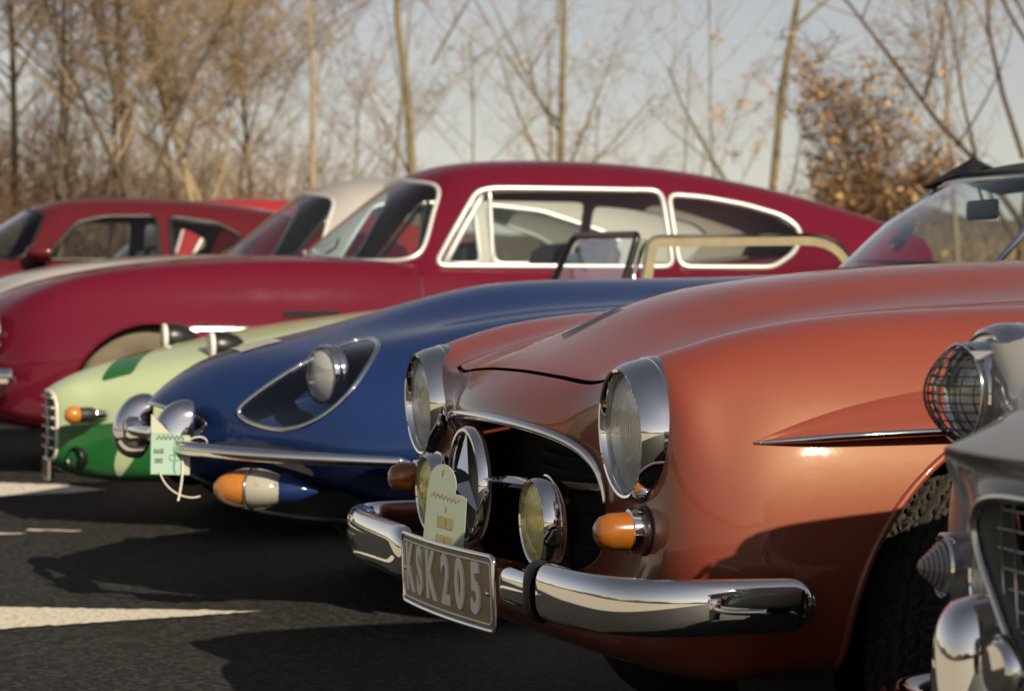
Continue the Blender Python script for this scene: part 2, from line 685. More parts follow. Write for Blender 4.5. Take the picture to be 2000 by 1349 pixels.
def wheel(root, c, rad=0.315, w=0.165, rim='wire_rim', rim_r=0.205, s=-1, tread=False, hub='chrome', tyre_mat='tyre_rubber'):
    """wheel > tyre, rim, hub cap; axle along y, s is the outer side"""
    e = bpy.data.objects.new('wheel', None)
    e.location = c
    link(e, root)
    prof = [(rim_r, -w * .42), (rim_r + .012, -w * .47), (rad - .05, -w * .5), (rad - .018, -w * .46), (rad - .003, -w * .36)]
    na = 40 if tread else 6
    pr = prof + [(rad, -w * .36 + w * .72 * k / na) for k in range(1, na)] + [(r_, -x_) for r_, x_ in reversed(prof)]
    n = 360 if tread else 56
    V = []
    for (r_, y_) in pr:
        for k in range(n):
            a = 2 * math.pi * k / n
            rr = r_
            if tread and abs(y_) <= w * .365:
                q = y_ / w * 10
                zig = 0.22 * math.sin(a * 60)
                g = min(abs((q + zig) - c_) for c_ in (-2.4, -0.8, 0.8, 2.4))
                if g < 0.17:
                    rr -= 0.007
                elif math.sin(a * 90 + q * 1.7) > 0.86 and abs(q) > 0.9:
                    rr -= 0.006
                elif math.sin(a * 120 - q * 2.2) > 0.93:
                    rr -= 0.003
            V.append((rr * math.cos(a), y_, rr * math.sin(a)))
    F = grid_faces(len(pr), n, True)
    t = mesh_obj('tyre', V, F, tyre_mat, e, smooth=not tread)
    d = s * w * .40
    rp = [(0.0, d * .72), (.05, d * .75), (rim_r * .6, d * .62), (rim_r * .88, d * .5), (rim_r * .95, d * .95), (rim_r + .004, d * 1.1), (rim_r + .004, -d)]
    V = [(r_ * math.cos(2 * math.pi * k / 40), y_, r_ * math.sin(2 * math.pi * k / 40)) for r_, y_ in rp for k in range(40)]
    mesh_obj('rim', V, grid_faces(len(rp), 40, True), rim, e)
    hp = [(0.0, d * 1.15), (.03, d * 1.12), (.055, d * .95), (.06, d * .7)]
    V = [(r_ * math.cos(2 * math.pi * k / 24), y_, r_ * math.sin(2 * math.pi * k / 24)) for r_, y_ in hp for k in range(24)]
    mesh_obj('hub_cap', V, grid_faces(len(hp), 24, True), hub, e)
    return e
# ------------------------------------------------------------------ the car park
def ground():
    m, nt, b = nodes_of('asphalt')
    tc = nt.nodes.new('ShaderNodeTexCoord')
    n1 = nt.nodes.new('ShaderNodeTexNoise'); n1.inputs['Scale'].default_value = 60; n1.inputs['Detail'].default_value = 6; n1.inputs['Roughness'].default_value = .7
    n2 = nt.nodes.new('ShaderNodeTexNoise'); n2.inputs['Scale'].default_value = 1.3; n2.inputs['Detail'].default_value = 5
    vo = nt.nodes.new('ShaderNodeTexVoronoi'); vo.inputs['Scale'].default_value = 95
    for n in (n1, n2, vo):
        nt.links.new(tc.outputs['Object'], n.inputs['Vector'])
    cr = nt.nodes.new('ShaderNodeValToRGB')
    cr.color_ramp.elements[0].position = .38; cr.color_ramp.elements[0].color = (.008, .0075, .007, 1)
    cr.color_ramp.elements[1].position = .74; cr.color_ramp.elements[1].color = (.015, .014, .012, 1)
    nt.links.new(n1.outputs['Fac'], cr.inputs[0])
    mx = nt.nodes.new('ShaderNodeMix'); mx.data_type = 'RGBA'; mx.blend_type = 'MULTIPLY'; mx.inputs['Factor'].default_value = .6
    c2 = nt.nodes.new('ShaderNodeValToRGB')
    c2.color_ramp.elements[0].position = .3; c2.color_ramp.elements[0].color = (.55, .55, .55, 1)
    c2.color_ramp.elements[1].position = .7; c2.color_ramp.elements[1].color = (1, 1, 1, 1)
    nt.links.new(n2.outputs['Fac'], c2.inputs[0])
    nt.links.new(cr.outputs[0], mx.inputs['A']); nt.links.new(c2.outputs[0], mx.inputs['B'])
    # loose pale stones in the binder
    v2 = nt.nodes.new('ShaderNodeTexVoronoi'); v2.inputs['Scale'].default_value = 75
    nt.links.new(tc.outputs['Object'], v2.inputs['Vector'])
    sp = nt.nodes.new('ShaderNodeSeparateColor')
    nt.links.new(v2.outputs['Color'], sp.inputs[0])
    c3 = nt.nodes.new('ShaderNodeValToRGB')
    c3.color_ramp.elements[0].position = .45; c3.color_ramp.elements[0].color = (0, 0, 0, 1)
    c3.color_ramp.elements[1].position = 1.0; c3.color_ramp.elements[1].color = (.038, .036, .032, 1)
    nt.links.new(sp.outputs[0], c3.inputs[0])
    ad = nt.nodes.new('ShaderNodeMix'); ad.data_type = 'RGBA'; ad.blend_type = 'ADD'; ad.inputs['Factor'].default_value = 1.0
    nt.links.new(mx.outputs['Result'], ad.inputs['A']); nt.links.new(c3.outputs[0], ad.inputs['B'])
    nt.links.new(ad.outputs['Result'], b.inputs['Base Color'])
    b.inputs['Roughness'].default_value = .85
    b.inputs['Specular IOR Level'].default_value = .3
    bp = nt.nodes.new('ShaderNodeBump'); bp.inputs['Strength'].default_value = .9; bp.inputs['Distance'].default_value = .006
    nt.links.new(vo.outputs['Distance'], bp.inputs['Height'])
    nt.links.new(bp.outputs['Normal'], b.inputs['Normal'])
    MATS['asphalt'] = m
    xs = np.concatenate([[-600, -200, -80, -40], np.linspace(-20, 20, 41), [40, 80, 200, 600]])
    ys = np.concatenate([[-600, -200, -60, -20, -5, 0, 3], np.linspace(5, 17, 49), [20, 25, 30, 40, 60, 100, 200, 600]])
    V = [(x, y, ground_z(x, y)) for x in xs for y in ys]
    o = mesh_obj('ground', V, grid_faces(len(xs), len(ys), flip=True), 'asphalt')
    tag(o, kind='structure')
ground()

# worn white paint on the tarmac
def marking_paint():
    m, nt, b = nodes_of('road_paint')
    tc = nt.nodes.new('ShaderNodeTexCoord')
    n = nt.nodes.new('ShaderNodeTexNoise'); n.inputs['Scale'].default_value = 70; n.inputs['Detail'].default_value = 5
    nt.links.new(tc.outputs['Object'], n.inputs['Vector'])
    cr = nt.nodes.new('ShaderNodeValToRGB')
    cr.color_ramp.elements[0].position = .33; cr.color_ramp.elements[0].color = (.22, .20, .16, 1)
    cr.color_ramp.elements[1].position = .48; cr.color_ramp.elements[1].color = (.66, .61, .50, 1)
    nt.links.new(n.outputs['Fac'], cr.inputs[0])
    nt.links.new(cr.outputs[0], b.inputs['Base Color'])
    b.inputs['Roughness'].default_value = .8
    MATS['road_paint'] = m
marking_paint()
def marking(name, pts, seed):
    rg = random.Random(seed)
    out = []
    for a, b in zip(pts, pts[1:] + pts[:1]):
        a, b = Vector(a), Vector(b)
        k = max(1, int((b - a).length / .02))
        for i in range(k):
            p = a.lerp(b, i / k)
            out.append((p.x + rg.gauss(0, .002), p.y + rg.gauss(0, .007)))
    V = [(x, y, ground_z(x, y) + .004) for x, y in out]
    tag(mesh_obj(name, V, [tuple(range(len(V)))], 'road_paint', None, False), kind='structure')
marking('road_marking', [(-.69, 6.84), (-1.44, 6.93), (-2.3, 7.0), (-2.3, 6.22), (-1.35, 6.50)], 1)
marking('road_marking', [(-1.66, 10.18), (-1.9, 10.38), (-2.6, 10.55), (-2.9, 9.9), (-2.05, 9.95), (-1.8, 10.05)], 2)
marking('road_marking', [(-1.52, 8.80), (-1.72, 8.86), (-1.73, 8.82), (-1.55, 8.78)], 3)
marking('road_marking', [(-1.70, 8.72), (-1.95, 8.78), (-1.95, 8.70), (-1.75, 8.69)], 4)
# ------------------------------------------------------------------ lamps shared by the cars
def headlamp(root, c, lens_r, bezel, yaw=0.0, pitch=0.0, lens='headlamp_lens', dome=0.016, bezel_mat='chrome', name='headlight', depth=0.075):
    """headlight > lens, reflector, bezel"""
    e = bpy.data.objects.new(name, None)
    e.matrix_local = place(c, yaw, pitch)
    link(e, root)
    r = lens_r
    rev_obj('reflector', [(0.0, depth), (r * .25, depth * .93), (r * .55, depth * .70), (r * .85, depth * .3), (r * 1.0, .002)], (0, 0, 0), 'reflector', e)
    rev_obj('bulb_shield', [(0.0, .012), (r * .16, .016), (r * .2, .03), (r * .2, .05)], (0, 0, 0), 'dull_chrome', e, n=20)
    rev_obj('lens', [(0.0, -dome), (r * .35, -dome * .92), (r * .7, -dome * .6), (r * .92, -dome * .2), (r, 0.0)], (0, 0, 0), lens, e)
    rev_obj('bezel', bezel, (0, 0, 0), bezel_mat, e, n=64)
    return e

def dome_lamp(root, c, r, length, ring='chrome', mat='amber', yaw=0.0, pitch=0.0, base_r=None, name='turn_signal'):
    """turn signal > lens, ring, base"""
    e = bpy.data.objects.new(name, None)
    e.matrix_local = place(c, yaw, pitch)
    link(e, root)
    L = length
    rev_obj('lens', [(0.0, -L), (r * .4, -L * .985), (r * .75, -L * .88), (r * .95, -L * .62), (r * 1.0, -.004)], (0, 0, 0), mat, e, n=32)
    rev_obj('ring', [(r * .98, -.012), (r * 1.12, -.010), (r * 1.16, 0), (r * 1.16, .018), (r * 1.1, .022)], (0, 0, 0), ring, e, n=32)
    b = base_r or r * 1.28
    rev_obj('base', [(r * 1.05, .012), (b, .014), (b * 1.03, .022), (b * 1.0, .05)], (0, 0, 0), 'black_rubber', e, n=32)
    return e

def mirror_y(V):
    return [(v[0], -v[1], v[2]) for v in V]

def side_y(bvh, x, z, s):
    h = bvh.ray_cast(Vector((x, s * 3, z)), Vector((0, -s, 0)))
    return h[0].y if h[0] else s * 0.8

from mathutils.bvhtree import BVHTree

# ------------------------------------------------------------------ orange red roadster (the main car)
def roadster_orange():
    root = empty('sports_car', (-0.067, 4.4955, 0.0),
                 label='orange-red convertible with chrome-ringed headlights, star emblem and number plate', cat='car', group='classic cars parked in a row')
    A = [(.004, 0, .650), (.006, .08, .649), (.014, .17, .646), (.031, .26, .638), (.055, .335, .625), (.083, .395, .600), (.095, .42, .570), (.100, .426, .530),
         (.100, .427, .490), (.098, .422, .455), (.090, .405, .425), (.072, .36, .405), (.042, .28, .395), (.015, .19, .392), (-.005, .09, .39), (-.012, 0, .39)]
    A0 = [(x + .05, y * .965, .53 + (z - .53) * .94) for x, y, z in A]
    A1 = [(x + .004, y * .992, .53 + (z - .53) * .985) for x, y, z in A]
    B = [(.003, 0, .668), (.005, .083, .667), (.014, .178, .664), (.032, .272, .658), (.060, .352, .648), (.086, .415, .628), (.100, .450, .585), (.104, .462, .54),
         (.104, .465, .49), (.10, .46, .44), (.09, .44, .40), (.068, .39, .375), (.042, .30, .365), (.015, .2, .36), (0, .09, .36), (-.008, 0, .36)]
    B2 = [(.022, 0, .700), (.024, .09, .700), (.032, .188, .698), (.048, .288, .694), (.071, .375, .688), (.080, .460, .670), (.082, .520, .672), (.084, .575, .64),
          (.086, .60, .57), (.086, .59, .49), (.092, .56, .425), (.070, .50, .375), (.040, .38, .345), (.012, .24, .335), (-.006, .1, .335), (-.014, 0, .335)]
    Cc = [(.058, 0, .736), (.060, .1, .736), (.066, .2, .733), (.073, .305, .729), (.087, .405, .722), (.084, .52, .728), (.084, .62, .765), (.086, .70, .735),
          (.088, .742, .66), (.086, .745, .57), (.082, .725, .47), (.074, .66, .38), (.054, .5, .325), (.034, .3, .31), (.014, .12, .31), (.006, 0, .31)]
    D = [(.094, 0, .758), (.095, .11, .757), (.099, .215, .752), (.107, .32, .744), (.116, .42, .736), (.112, .53, .750), (.112, .625, .783), (.114, .715, .757),
         (.116, .772, .69), (.115, .795, .59), (.110, .795, .48), (.105, .765, .375), (.09, .66, .305), (.07, .4, .285), (.05, .15, .285), (.045, 0, .285)]
    st = []
    YB = (0, .14, .235, .305, .42, .53, .63, .73)
    def S(x, W, top, **k):
        st.append(station(x, W, top, **k))
    S(.165, .832, (.788, .786, .777, .765, .755, .766, .798, .775), low=(.40, .30, .262), sz=(.70, .60, .50), ys=(0, .12, .225, .33, .43, .535, .63, .73))
    S(.22, .850, (.812, .808, .796, .782, .771, .781, .815, .794), low=(.40, .30, .258), sz=(.715, .62, .52))
    S(.30, .862, (.852, .845, .822, .803, .793, .802, .832, .810))
    S(.42, .872, (.889, .885, .864, .833, .820, .824, .846, .824), ys=YB)
    S(.55, .878, (.906, .903, .884, .853, .838, .838, .853, .832), ys=YB)
    S(.73, .880, (.926, .924, .908, .876, .857, .850, .858, .838), ys=YB)
    S(.95, .880, (.937, .935, .922, .894, .871, .860, .861, .840), ys=YB)
    S(1.2, .878, (.946, .944, .935, .911, .886, .869, .862, .840), ys=YB)
    S(1.5, .875, (.957, .953, .941, .922, .900, .880, .864, .838))
    S(1.75, .870, (.955, .953, .945, .930, .908, .886, .864, .836))
    S(2.1, .868, (.905, .905, .902, .898, .892, .882, .864, .834))
    S(2.7, .868, (.900, .900, .898, .895, .890, .882, .866, .836))
    S(3.2, .870, (.930, .928, .924, .918, .908, .895, .872, .838))
    S(3.6, .850, (.900, .898, .892, .885, .875, .865, .845, .805), sz=(.72, .62, .52))
    S(4.0, .790, (.780, .778, .772, .765, .756, .745, .725, .69), sz=(.64, .57, .50), ys=(0, .12, .22, .31, .4, .48, .57, .66))
    S(4.22, .66, (.56, .56, .555, .55, .545, .54, .53, .52), sz=(.50, .47, .44), ys=(0, .1, .19, .27, .34, .41, .48, .55), low=(.41, .37, .34))
    net = [A0, A1, A, B, B2, Cc, D] + st
    KU, KV = 10, 8
    G = surf(net, KU, KV)
    bm = to_bm(G)
    bvh = BVHTree.FromBMesh(bm)
    liners = []
    for s in (-1, 1):
        for cx in (.70, 3.10):
            _, lp = cut(bm, arch_outline(cx, .33, .352, s * .8), (0, 1, 0), lambda c, s=s, cx=cx: c.y * s > .45 and abs(c.x - cx) < .6 and c.z < .76)
            run = lip(thin(lp, .012), .285)
            liners.append((s, cx, run))
    # bonnet panel with a real shut line
    def outline(g):
        P = [Vector((.060 + g + .034 * (y / .45) ** 2, y * (1 - g * 1.6), 1)) for y in np.linspace(-.46, .46, 25)]
        return P + [Vector((1.52 - g, .50 - g, 1)), Vector((1.52 - g, -.50 + g, 1))]
    top = lambda c: c.z > .66 and c.x < 1.7
    (V, F), lp = cut(bm, outline(0), (0, 0, 1), top)
    hb = bmesh.new()
    vs = [hb.verts.new(v) for v in V]
    for f in F:
        hb.faces.new([vs[i] for i in f])
    (V, F), lp2 = cut(hb, outline(.0065), (0, 0, 1), lambda c: True)
    hb.free()
    # the cockpit opening
    _, cockpit = cut(bm, rounded([(1.80, .60, 1), (3.0, .60, 1), (3.05, 0, 1), (3.0, -.60, 1), (1.80, -.60, 1), (1.74, 0, 1)], .14, 5), (0, 0, 1), lambda c: c.z > .6 and 1.5 < c.x < 3.3)
    body = bm_obj('body', bm, 'coral', root)
    bm.free()
    hood = mesh_obj('bonnet', V, F, 'coral', root)
    lo = thin(lp2, .02)
    mb = MB().tube([p + Vector((0, 0, -.016)) for p in lo], .010, 6, True)
    mb.build('shut_line_seal', 'black_rubber', root)
    for s, cx, run in liners:
        MB().tube(run, .007, 8).build('arch_lip', 'coral', root)
        V2 = []
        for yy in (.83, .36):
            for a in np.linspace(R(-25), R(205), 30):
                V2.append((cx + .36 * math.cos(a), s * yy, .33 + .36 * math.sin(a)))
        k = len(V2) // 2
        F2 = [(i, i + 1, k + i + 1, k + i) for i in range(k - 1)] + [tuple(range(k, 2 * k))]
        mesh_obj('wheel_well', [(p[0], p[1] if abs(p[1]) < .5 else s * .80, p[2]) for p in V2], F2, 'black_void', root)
        w_ = wheel(root, (cx, s * .690, .318), .318, .16, 'coral', .19, s, tread=(s < 0 and cx < 1))
        if cx < 1:
            w_.rotation_euler = (0, 0, R(30))
    # the grille opening: bright upper trim, bar, star in its ring, black radiator behind
    row = [Vector(p) for p in G[KU * 2 + 2]]
    m = len(row) // 2
    span = int(KV * 7.2)
    tr = row[m - span:m + span + 1]
    tr = [p + Vector((-.004, 0, .0)) for p in tr]
    rr = [.0035 + .0055 * min(1, min(i, len(tr) - 1 - i) / 14.0) for i in range(len(tr))]
    MB().tube(tr, rr, 10).build('grille_trim', 'chrome', root)
    mb = MB()
    for k in range(9):
        z = .42 + k * .026
        mb.tube([(.17 + .10 * (y / .4) ** 2, y, z) for y in np.linspace(-.42, .42, 13)], .004, 5)
    mb.add([(.21, -.47, .34), (.21, .47, .34), (.21, .47, .70), (.21, -.47, .70)], [(0, 1, 2, 3)])
    mb.build('radiator', 'black_void', root)
    for s in (-1, 1):
        P = [(-.008 + .115 * (y / .43) ** 2, s * y, .546) for y in np.linspace(.088, .422, 20)]
        sc = [(1, .35 + .65 * min(1, i / 5.0)) for i in range(20)]
        V2, F2 = sweep(P, [(.016, .001), (.002, .011), (-.012, .011), (-.012, -.009), (.004, -.008)], scale=sc)
        if s > 0:
            V2, F2 = sweep(P, [(-a, b) for a, b in [(.016, .001), (.002, .011), (-.012, .011), (-.012, -.009), (.004, -.008)]], scale=sc)
        mesh_obj('grille_bar', V2, F2, 'chrome', root, smooth=False)
    em = bpy.data.objects.new('star_emblem', None)
    em.location = (-.012, 0, .530)
    link(em, root)
    rev_obj('ring', [(.094, .006), (.094, -.007), (.0965, -.011), (.102, -.011), (.1055, -.006), (.1065, .006), (.100, .010), (.094, .006)], (0, 0, 0), 'chrome', em, n=72)
    rev_obj('dish', [(0, .022), (.07, .022), (.10, .014)], (0, 0, 0), 'black_trim', em)
    V2 = [(-.030, 0, 0)]
    for k in range(6):
        a = R(90 + 60 * k)
        r_ = .096 if k % 2 == 0 else .0165
        V2.append((-.004, r_ * math.cos(a), r_ * math.sin(a)))
    V2.append((.006, 0, 0))
    F2 = [(0, 1 + k, 1 + (k + 1) % 6) for k in range(6)] + [(7, 1 + (k + 1) % 6, 1 + k) for k in range(6)]
    mesh_obj('star', V2, F2, 'chrome', em, smooth=False)
    # headlights
    bez = [(.0935, .006), (.0945, -.010), (.0975, -.017), (.1015, -.018), (.106, -.012), (.111, .001), (.1145, .016), (.1165, .030), (.1172, .0325), (.1185, .031), (.1195, .038), (.119, .05)]
    for s in (-1, 1):
        headlamp(root, (.075, s * .622, .652), .0935, bez, pitch=R(-3))
        dome_lamp(root, (.070, s * .655, .500), .031, .066)
        # fog lamps on a bracket
        f = headlamp(root, (.008, s * .345 + .006, .490), .066, [(.066, .004), (.0675, -.006), (.071, -.008), (.0755, -.002), (.077, .014), (.0765, .02), (.079, .021), (.079, .027), (.075, .032), (.06, .055), (.03, .072), (0, .078)], lens='fog_lens', dome=.012, name='fog_lamp', depth=.05, pitch=R(-2))
        MB().tube([(.055, 0, -.05), (.06, 0, -.09), (.03, 0, -.125)], .009, 8).build('bracket', 'black_trim', f)
        # split bumper
        if s < 0:
            P = bs1([(-.058, -.595, .405), (-.054, -.66, .405), (-.046, -.72, .405), (-.026, -.80, .405), (.010, -.852, .405), (.065, -.885, .406), (.13, -.898, .407), (.20, -.901, .408), (.268, -.901, .408)], 60)
        else:
            P = bs1([(-.062, -.20, .385), (-.060, -.40, .385), (-.054, -.60, .385), (-.044, -.72, .385), (-.022, -.80, .386), (.014, -.852, .386), (.065, -.885, .386), (.15, -.898, .386), (.268, -.901, .386)], 60)
        n = len(P)
        prof = []
        for k in range(28):
            a = 2 * math.pi * k / 28
            ca, sa = math.cos(a), math.sin(a)
            prof.append((math.copysign(abs(ca) ** .8, ca) * (.026 if ca > 0 else .012), math.copysign(abs(sa) ** .68, sa) * .046))
        sc = []
        for i in range(n):
            e0 = min(1, (i + .02) / 3.0)
            e1 = min(1, (n - 1 - i + .02) / 5.0)
            q = math.sqrt(max(.0004, 1 - (1 - e0) ** 2)) * math.sqrt(max(.0004, 1 - (1 - e1) ** 2))
            big = (1.0 - .12 * i / n) * (1.0 if s < 0 else 1.12)
            sc.append((max(.06, q) * big, max(.12, q) * big))
        V2, F2 = sweep(P, prof, scale=sc)
        if s > 0:
            V2 = mirror_y(V2)
        bp = mesh_obj('bumper', V2, F2, 'chrome', root)
        if s < 0:
            P2 = bs1([(-.064, -.405, .398), (-.064, -.46, .398), (-.063, -.52, .399), (-.060, -.578, .400)], 24)
            sc = [(max(.1, math.sqrt(max(0, 1 - (1 - min(1, (i + .05) / 6.0)) ** 2))),) * 2 for i in range(24)]
            V2, F2 = sweep(P2, [(a * .8, b * .66) for a, b in prof], scale=sc)
            mesh_obj('inner_bumper', V2, F2, 'chrome', bp)
            V2, F2 = sweep([(-.061, -.572, .403), (-.0605, -.580, .403), (-.060, -.592, .403), (-.0595, -.600, .403)], [(a * 1.15, b * 1.08) for a, b in prof], scale=[.85, 1, 1, .85])
            mesh_obj('rubber_band', V2, F2, 'black_rubber', bp)
        MB().tube([(-.05, s * .45, .395), (.02, s * .45, .392), (.12, s * .44, .39)], .014, 8).build('bumper_iron', 'black_trim', bp)
        # side spear over the front wheel, bright strip along its lower edge
        xs = np.linspace(.205, 1.30, 60)
        V2, edge = [], []
        for x in xs:
            t = (x - .205) / 1.095
            zl = .644 + .03 * (1 - math.exp(-t * 3.2)) - .012 * t * t
            h = .088 * (1 - math.exp(-t * 5.0)) * (1 - .9 * max(0, (t - .55) / .45) ** 2) + .0015
            bulge = .038 * (1 - math.exp(-t * 6.0)) * (1 - max(0, (t - .6) / .4) ** 2) + .001
            for q, bq in ((1.0, -.004), (.86, .004), (.6, .35), (.3, .72), (.08, .97), (0.0, 1.0), (-.06, .9), (-.14, -.15)):
                z = zl + h * q
                yb = side_y(bvh, x, z, s)
                V2.append((x, yb + s * (bq if abs(bq) < .005 else bq * bulge), z))
            edge.append((x, V2[-3][1], zl))
        mesh_obj('side_spear', V2, grid_faces(len(xs), 8), 'coral', root)
        V3, F3 = sweep(edge, [(-s * a, b) for a, b in [(.006, .0), (.003, .0055), (-.004, .006), (-.006, 0), (-.004, -.006), (.003, -.0055)]], scale=[min(1, .35 + i / 8.0) for i in range(60)])
        mesh_obj('spear_trim', V3, F3, 'chrome', root)
    # bonnet scoop flash: thin bright sliver on the crest of the bonnet
    V2 = []
    for i in range(13):
        t = i / 12
        x, w = .185 + .125 * t, .011 * math.sin(math.pi * min(1, .06 + .92 * t)) ** .8
        for q in (-1, -.4, .4, 1):
            y = .055 + .03 * t + w * q
            h = bvh.ray_cast(Vector((x, y, 2)), Vector((0, 0, -1)))[0]
            V2.append((x, y, h.z + (.006 if abs(q) < .9 else .0005)))
    mesh_obj('bonnet_flash', V2, grid_faces(13, 4), 'chrome', root)
    # number plate with raised characters
    pl = bpy.data.objects.new('number_plate', None)
    pl.matrix_local = Matrix.Translation((-.080, -.078, .368)) @ Matrix.Rotation(R(3), 4, 'Z') @ Matrix.Rotation(R(-2), 4, 'Y')
    link(pl, root)
    W, Hh = .250, .061
    def bend(y, z, out=0.0):
        return (-.004 - out + .012 * (y / W) ** 2, y, z)
    def sheet(w, h, r, out, nx=24):
        loop = [p for p in rounded([(0, -w, -h), (0, w, -h), (0, w, h), (0, -w, h)], r, 5)]
        return loop
    def plate_grid(w, h, out, mat, name, par):
        ys = np.linspace(-w, w, 25)
        zs = np.linspace(-h, h, 5)
        V = [bend(y, z, out) for y in ys for z in zs]
        return mesh_obj(name, V, grid_faces(25, 5), mat, par)
    plate_grid(W, Hh, .002, 'plate_ground', 'plate_face', pl)
    def rim(w, h, r, out, rad, name, mat):
        loop = rounded([(0, -w, -h), (0, w, -h), (0, w, h), (0, -w, h)], r, 5)
        full = []
        for a, b in zip(loop, loop[1:] + loop[:1]):
            k = max(1, int((b - a).length / .02))
            full += [a.lerp(b, i / k) for i in range(k)]
        MB().tube([bend(p.y, p.z, out) for p in full], rad, 8, True).build(name, mat, pl)
    rim(W - .010, Hh - .009, .012, .003, .0022, 'plate_border', 'plate_white')
    rim(W + .002, Hh + .002, .014, .002, .005, 'plate_frame', 'chrome')
    for ch, yc in (('K', .196), ('S', .125), ('K', .054), ('2', -.032), ('0', -.103), ('5', -.176)):
        V2, F2 = text_mesh(ch, .118, .0042, .72)
        V2, F2 = raise_faces(V2, F2, .003)
        V2 = [bend(yc - x, z - .0, .002 + h) for x, z, h in V2]
        mesh_obj('character', V2, F2, 'plate_white', pl, smooth=False)
    for yy in (-.226, .232):
        o = rev_obj('screw', [(0, -.004), (.004, -.003), (.005, 0)], bend(yy, .0, .003), 'dull_chrome', pl, n=12)
    # windscreen, seats and the rest of the cabin (out of the picture)
    P = [(1.72 + .20 * (y / .62) ** 2, y, .945) for y in np.linspace(-.62, .62, 17)]
    Q = [(2.00 + .16 * (y / .56) ** 2, y * .9, 1.27) for y in np.linspace(-.62, .62, 17)]
    mesh_obj('windscreen', P + Q, [(i, i + 1, 17 + i + 1, 17 + i) for i in range(16)], 'screen_glass', root)
    MB().tube(P + Q[::-1], .011, 8, True).build('windscreen_frame', 'chrome', root)
    mb = MB()
    mb.add([(1.7, -.64, .42), (3.1, -.64, .42), (3.1, .64, .42), (1.7, .64, .42)], [(0, 1, 2, 3)])
    mb.add([(1.70, -.63, .42), (1.70, .63, .42), (1.80, .63, .9), (1.80, -.63, .9)], [(0, 1, 2, 3)])
    mb.add([(3.1, -.63, .42), (3.1, .63, .42), (3.02, .63, .9), (3.02, -.63, .9)], [(0, 1, 2, 3)])
    for s in (-1, 1):
        mb.add([(1.7, s * .62, .42), (3.1, s * .62, .42), (3.05, s * .62, .87), (1.75, s * .62, .87)], [(0, 1, 2, 3)])
    mb.build('cabin_lining', 'interior', root)
    for s in (-1, 1):
        seat = bpy.data.objects.new('seat', None)
        seat.location = (2.55, s * .32, .45)
        link(seat, root)
        o = MB().box((0, 0, .08), (.5, .46, .16)).build('cushion', 'tan_leather', seat, False)
        o.modifiers.new('round', 'BEVEL').width = .05
        o = MB().box((.27, 0, .3), (.14, .46, .5)).build('backrest', 'tan_leather', seat, False)
        o.modifiers.new('round', 'BEVEL').width = .05
    MB().tube([(1.98 + .12 * math.sin(a) * .4, -.32 + .19 * math.cos(a), .86 + .17 * math.sin(a)) for a in np.linspace(0, 2 * math.pi, 33)[:-1]], .012, 8, True).build('steering_wheel', 'black_trim', root)
    return root
SL = roadster_orange()
# ------------------------------------------------------------------ blue roadster with faired headlights
def ring_oval(x, kx, w, zc, up, dn, n=16, p=1.0):
    out = []
    for k in range(n):
        a = R(90 - 180 * k / (n - 1))
        y = w * math.copysign(abs(math.cos(a)) ** p, math.cos(a)) if k not in (0, n - 1) else 0.0
        z = zc + (up if a > 0 else dn) * math.sin(a)
        out.append((x + kx * (y / w) ** 2, y, z))
    return out

def swept(pts, k, W):
    return [(x + k * (y / W) ** 2, y, z) for x, y, z in pts]

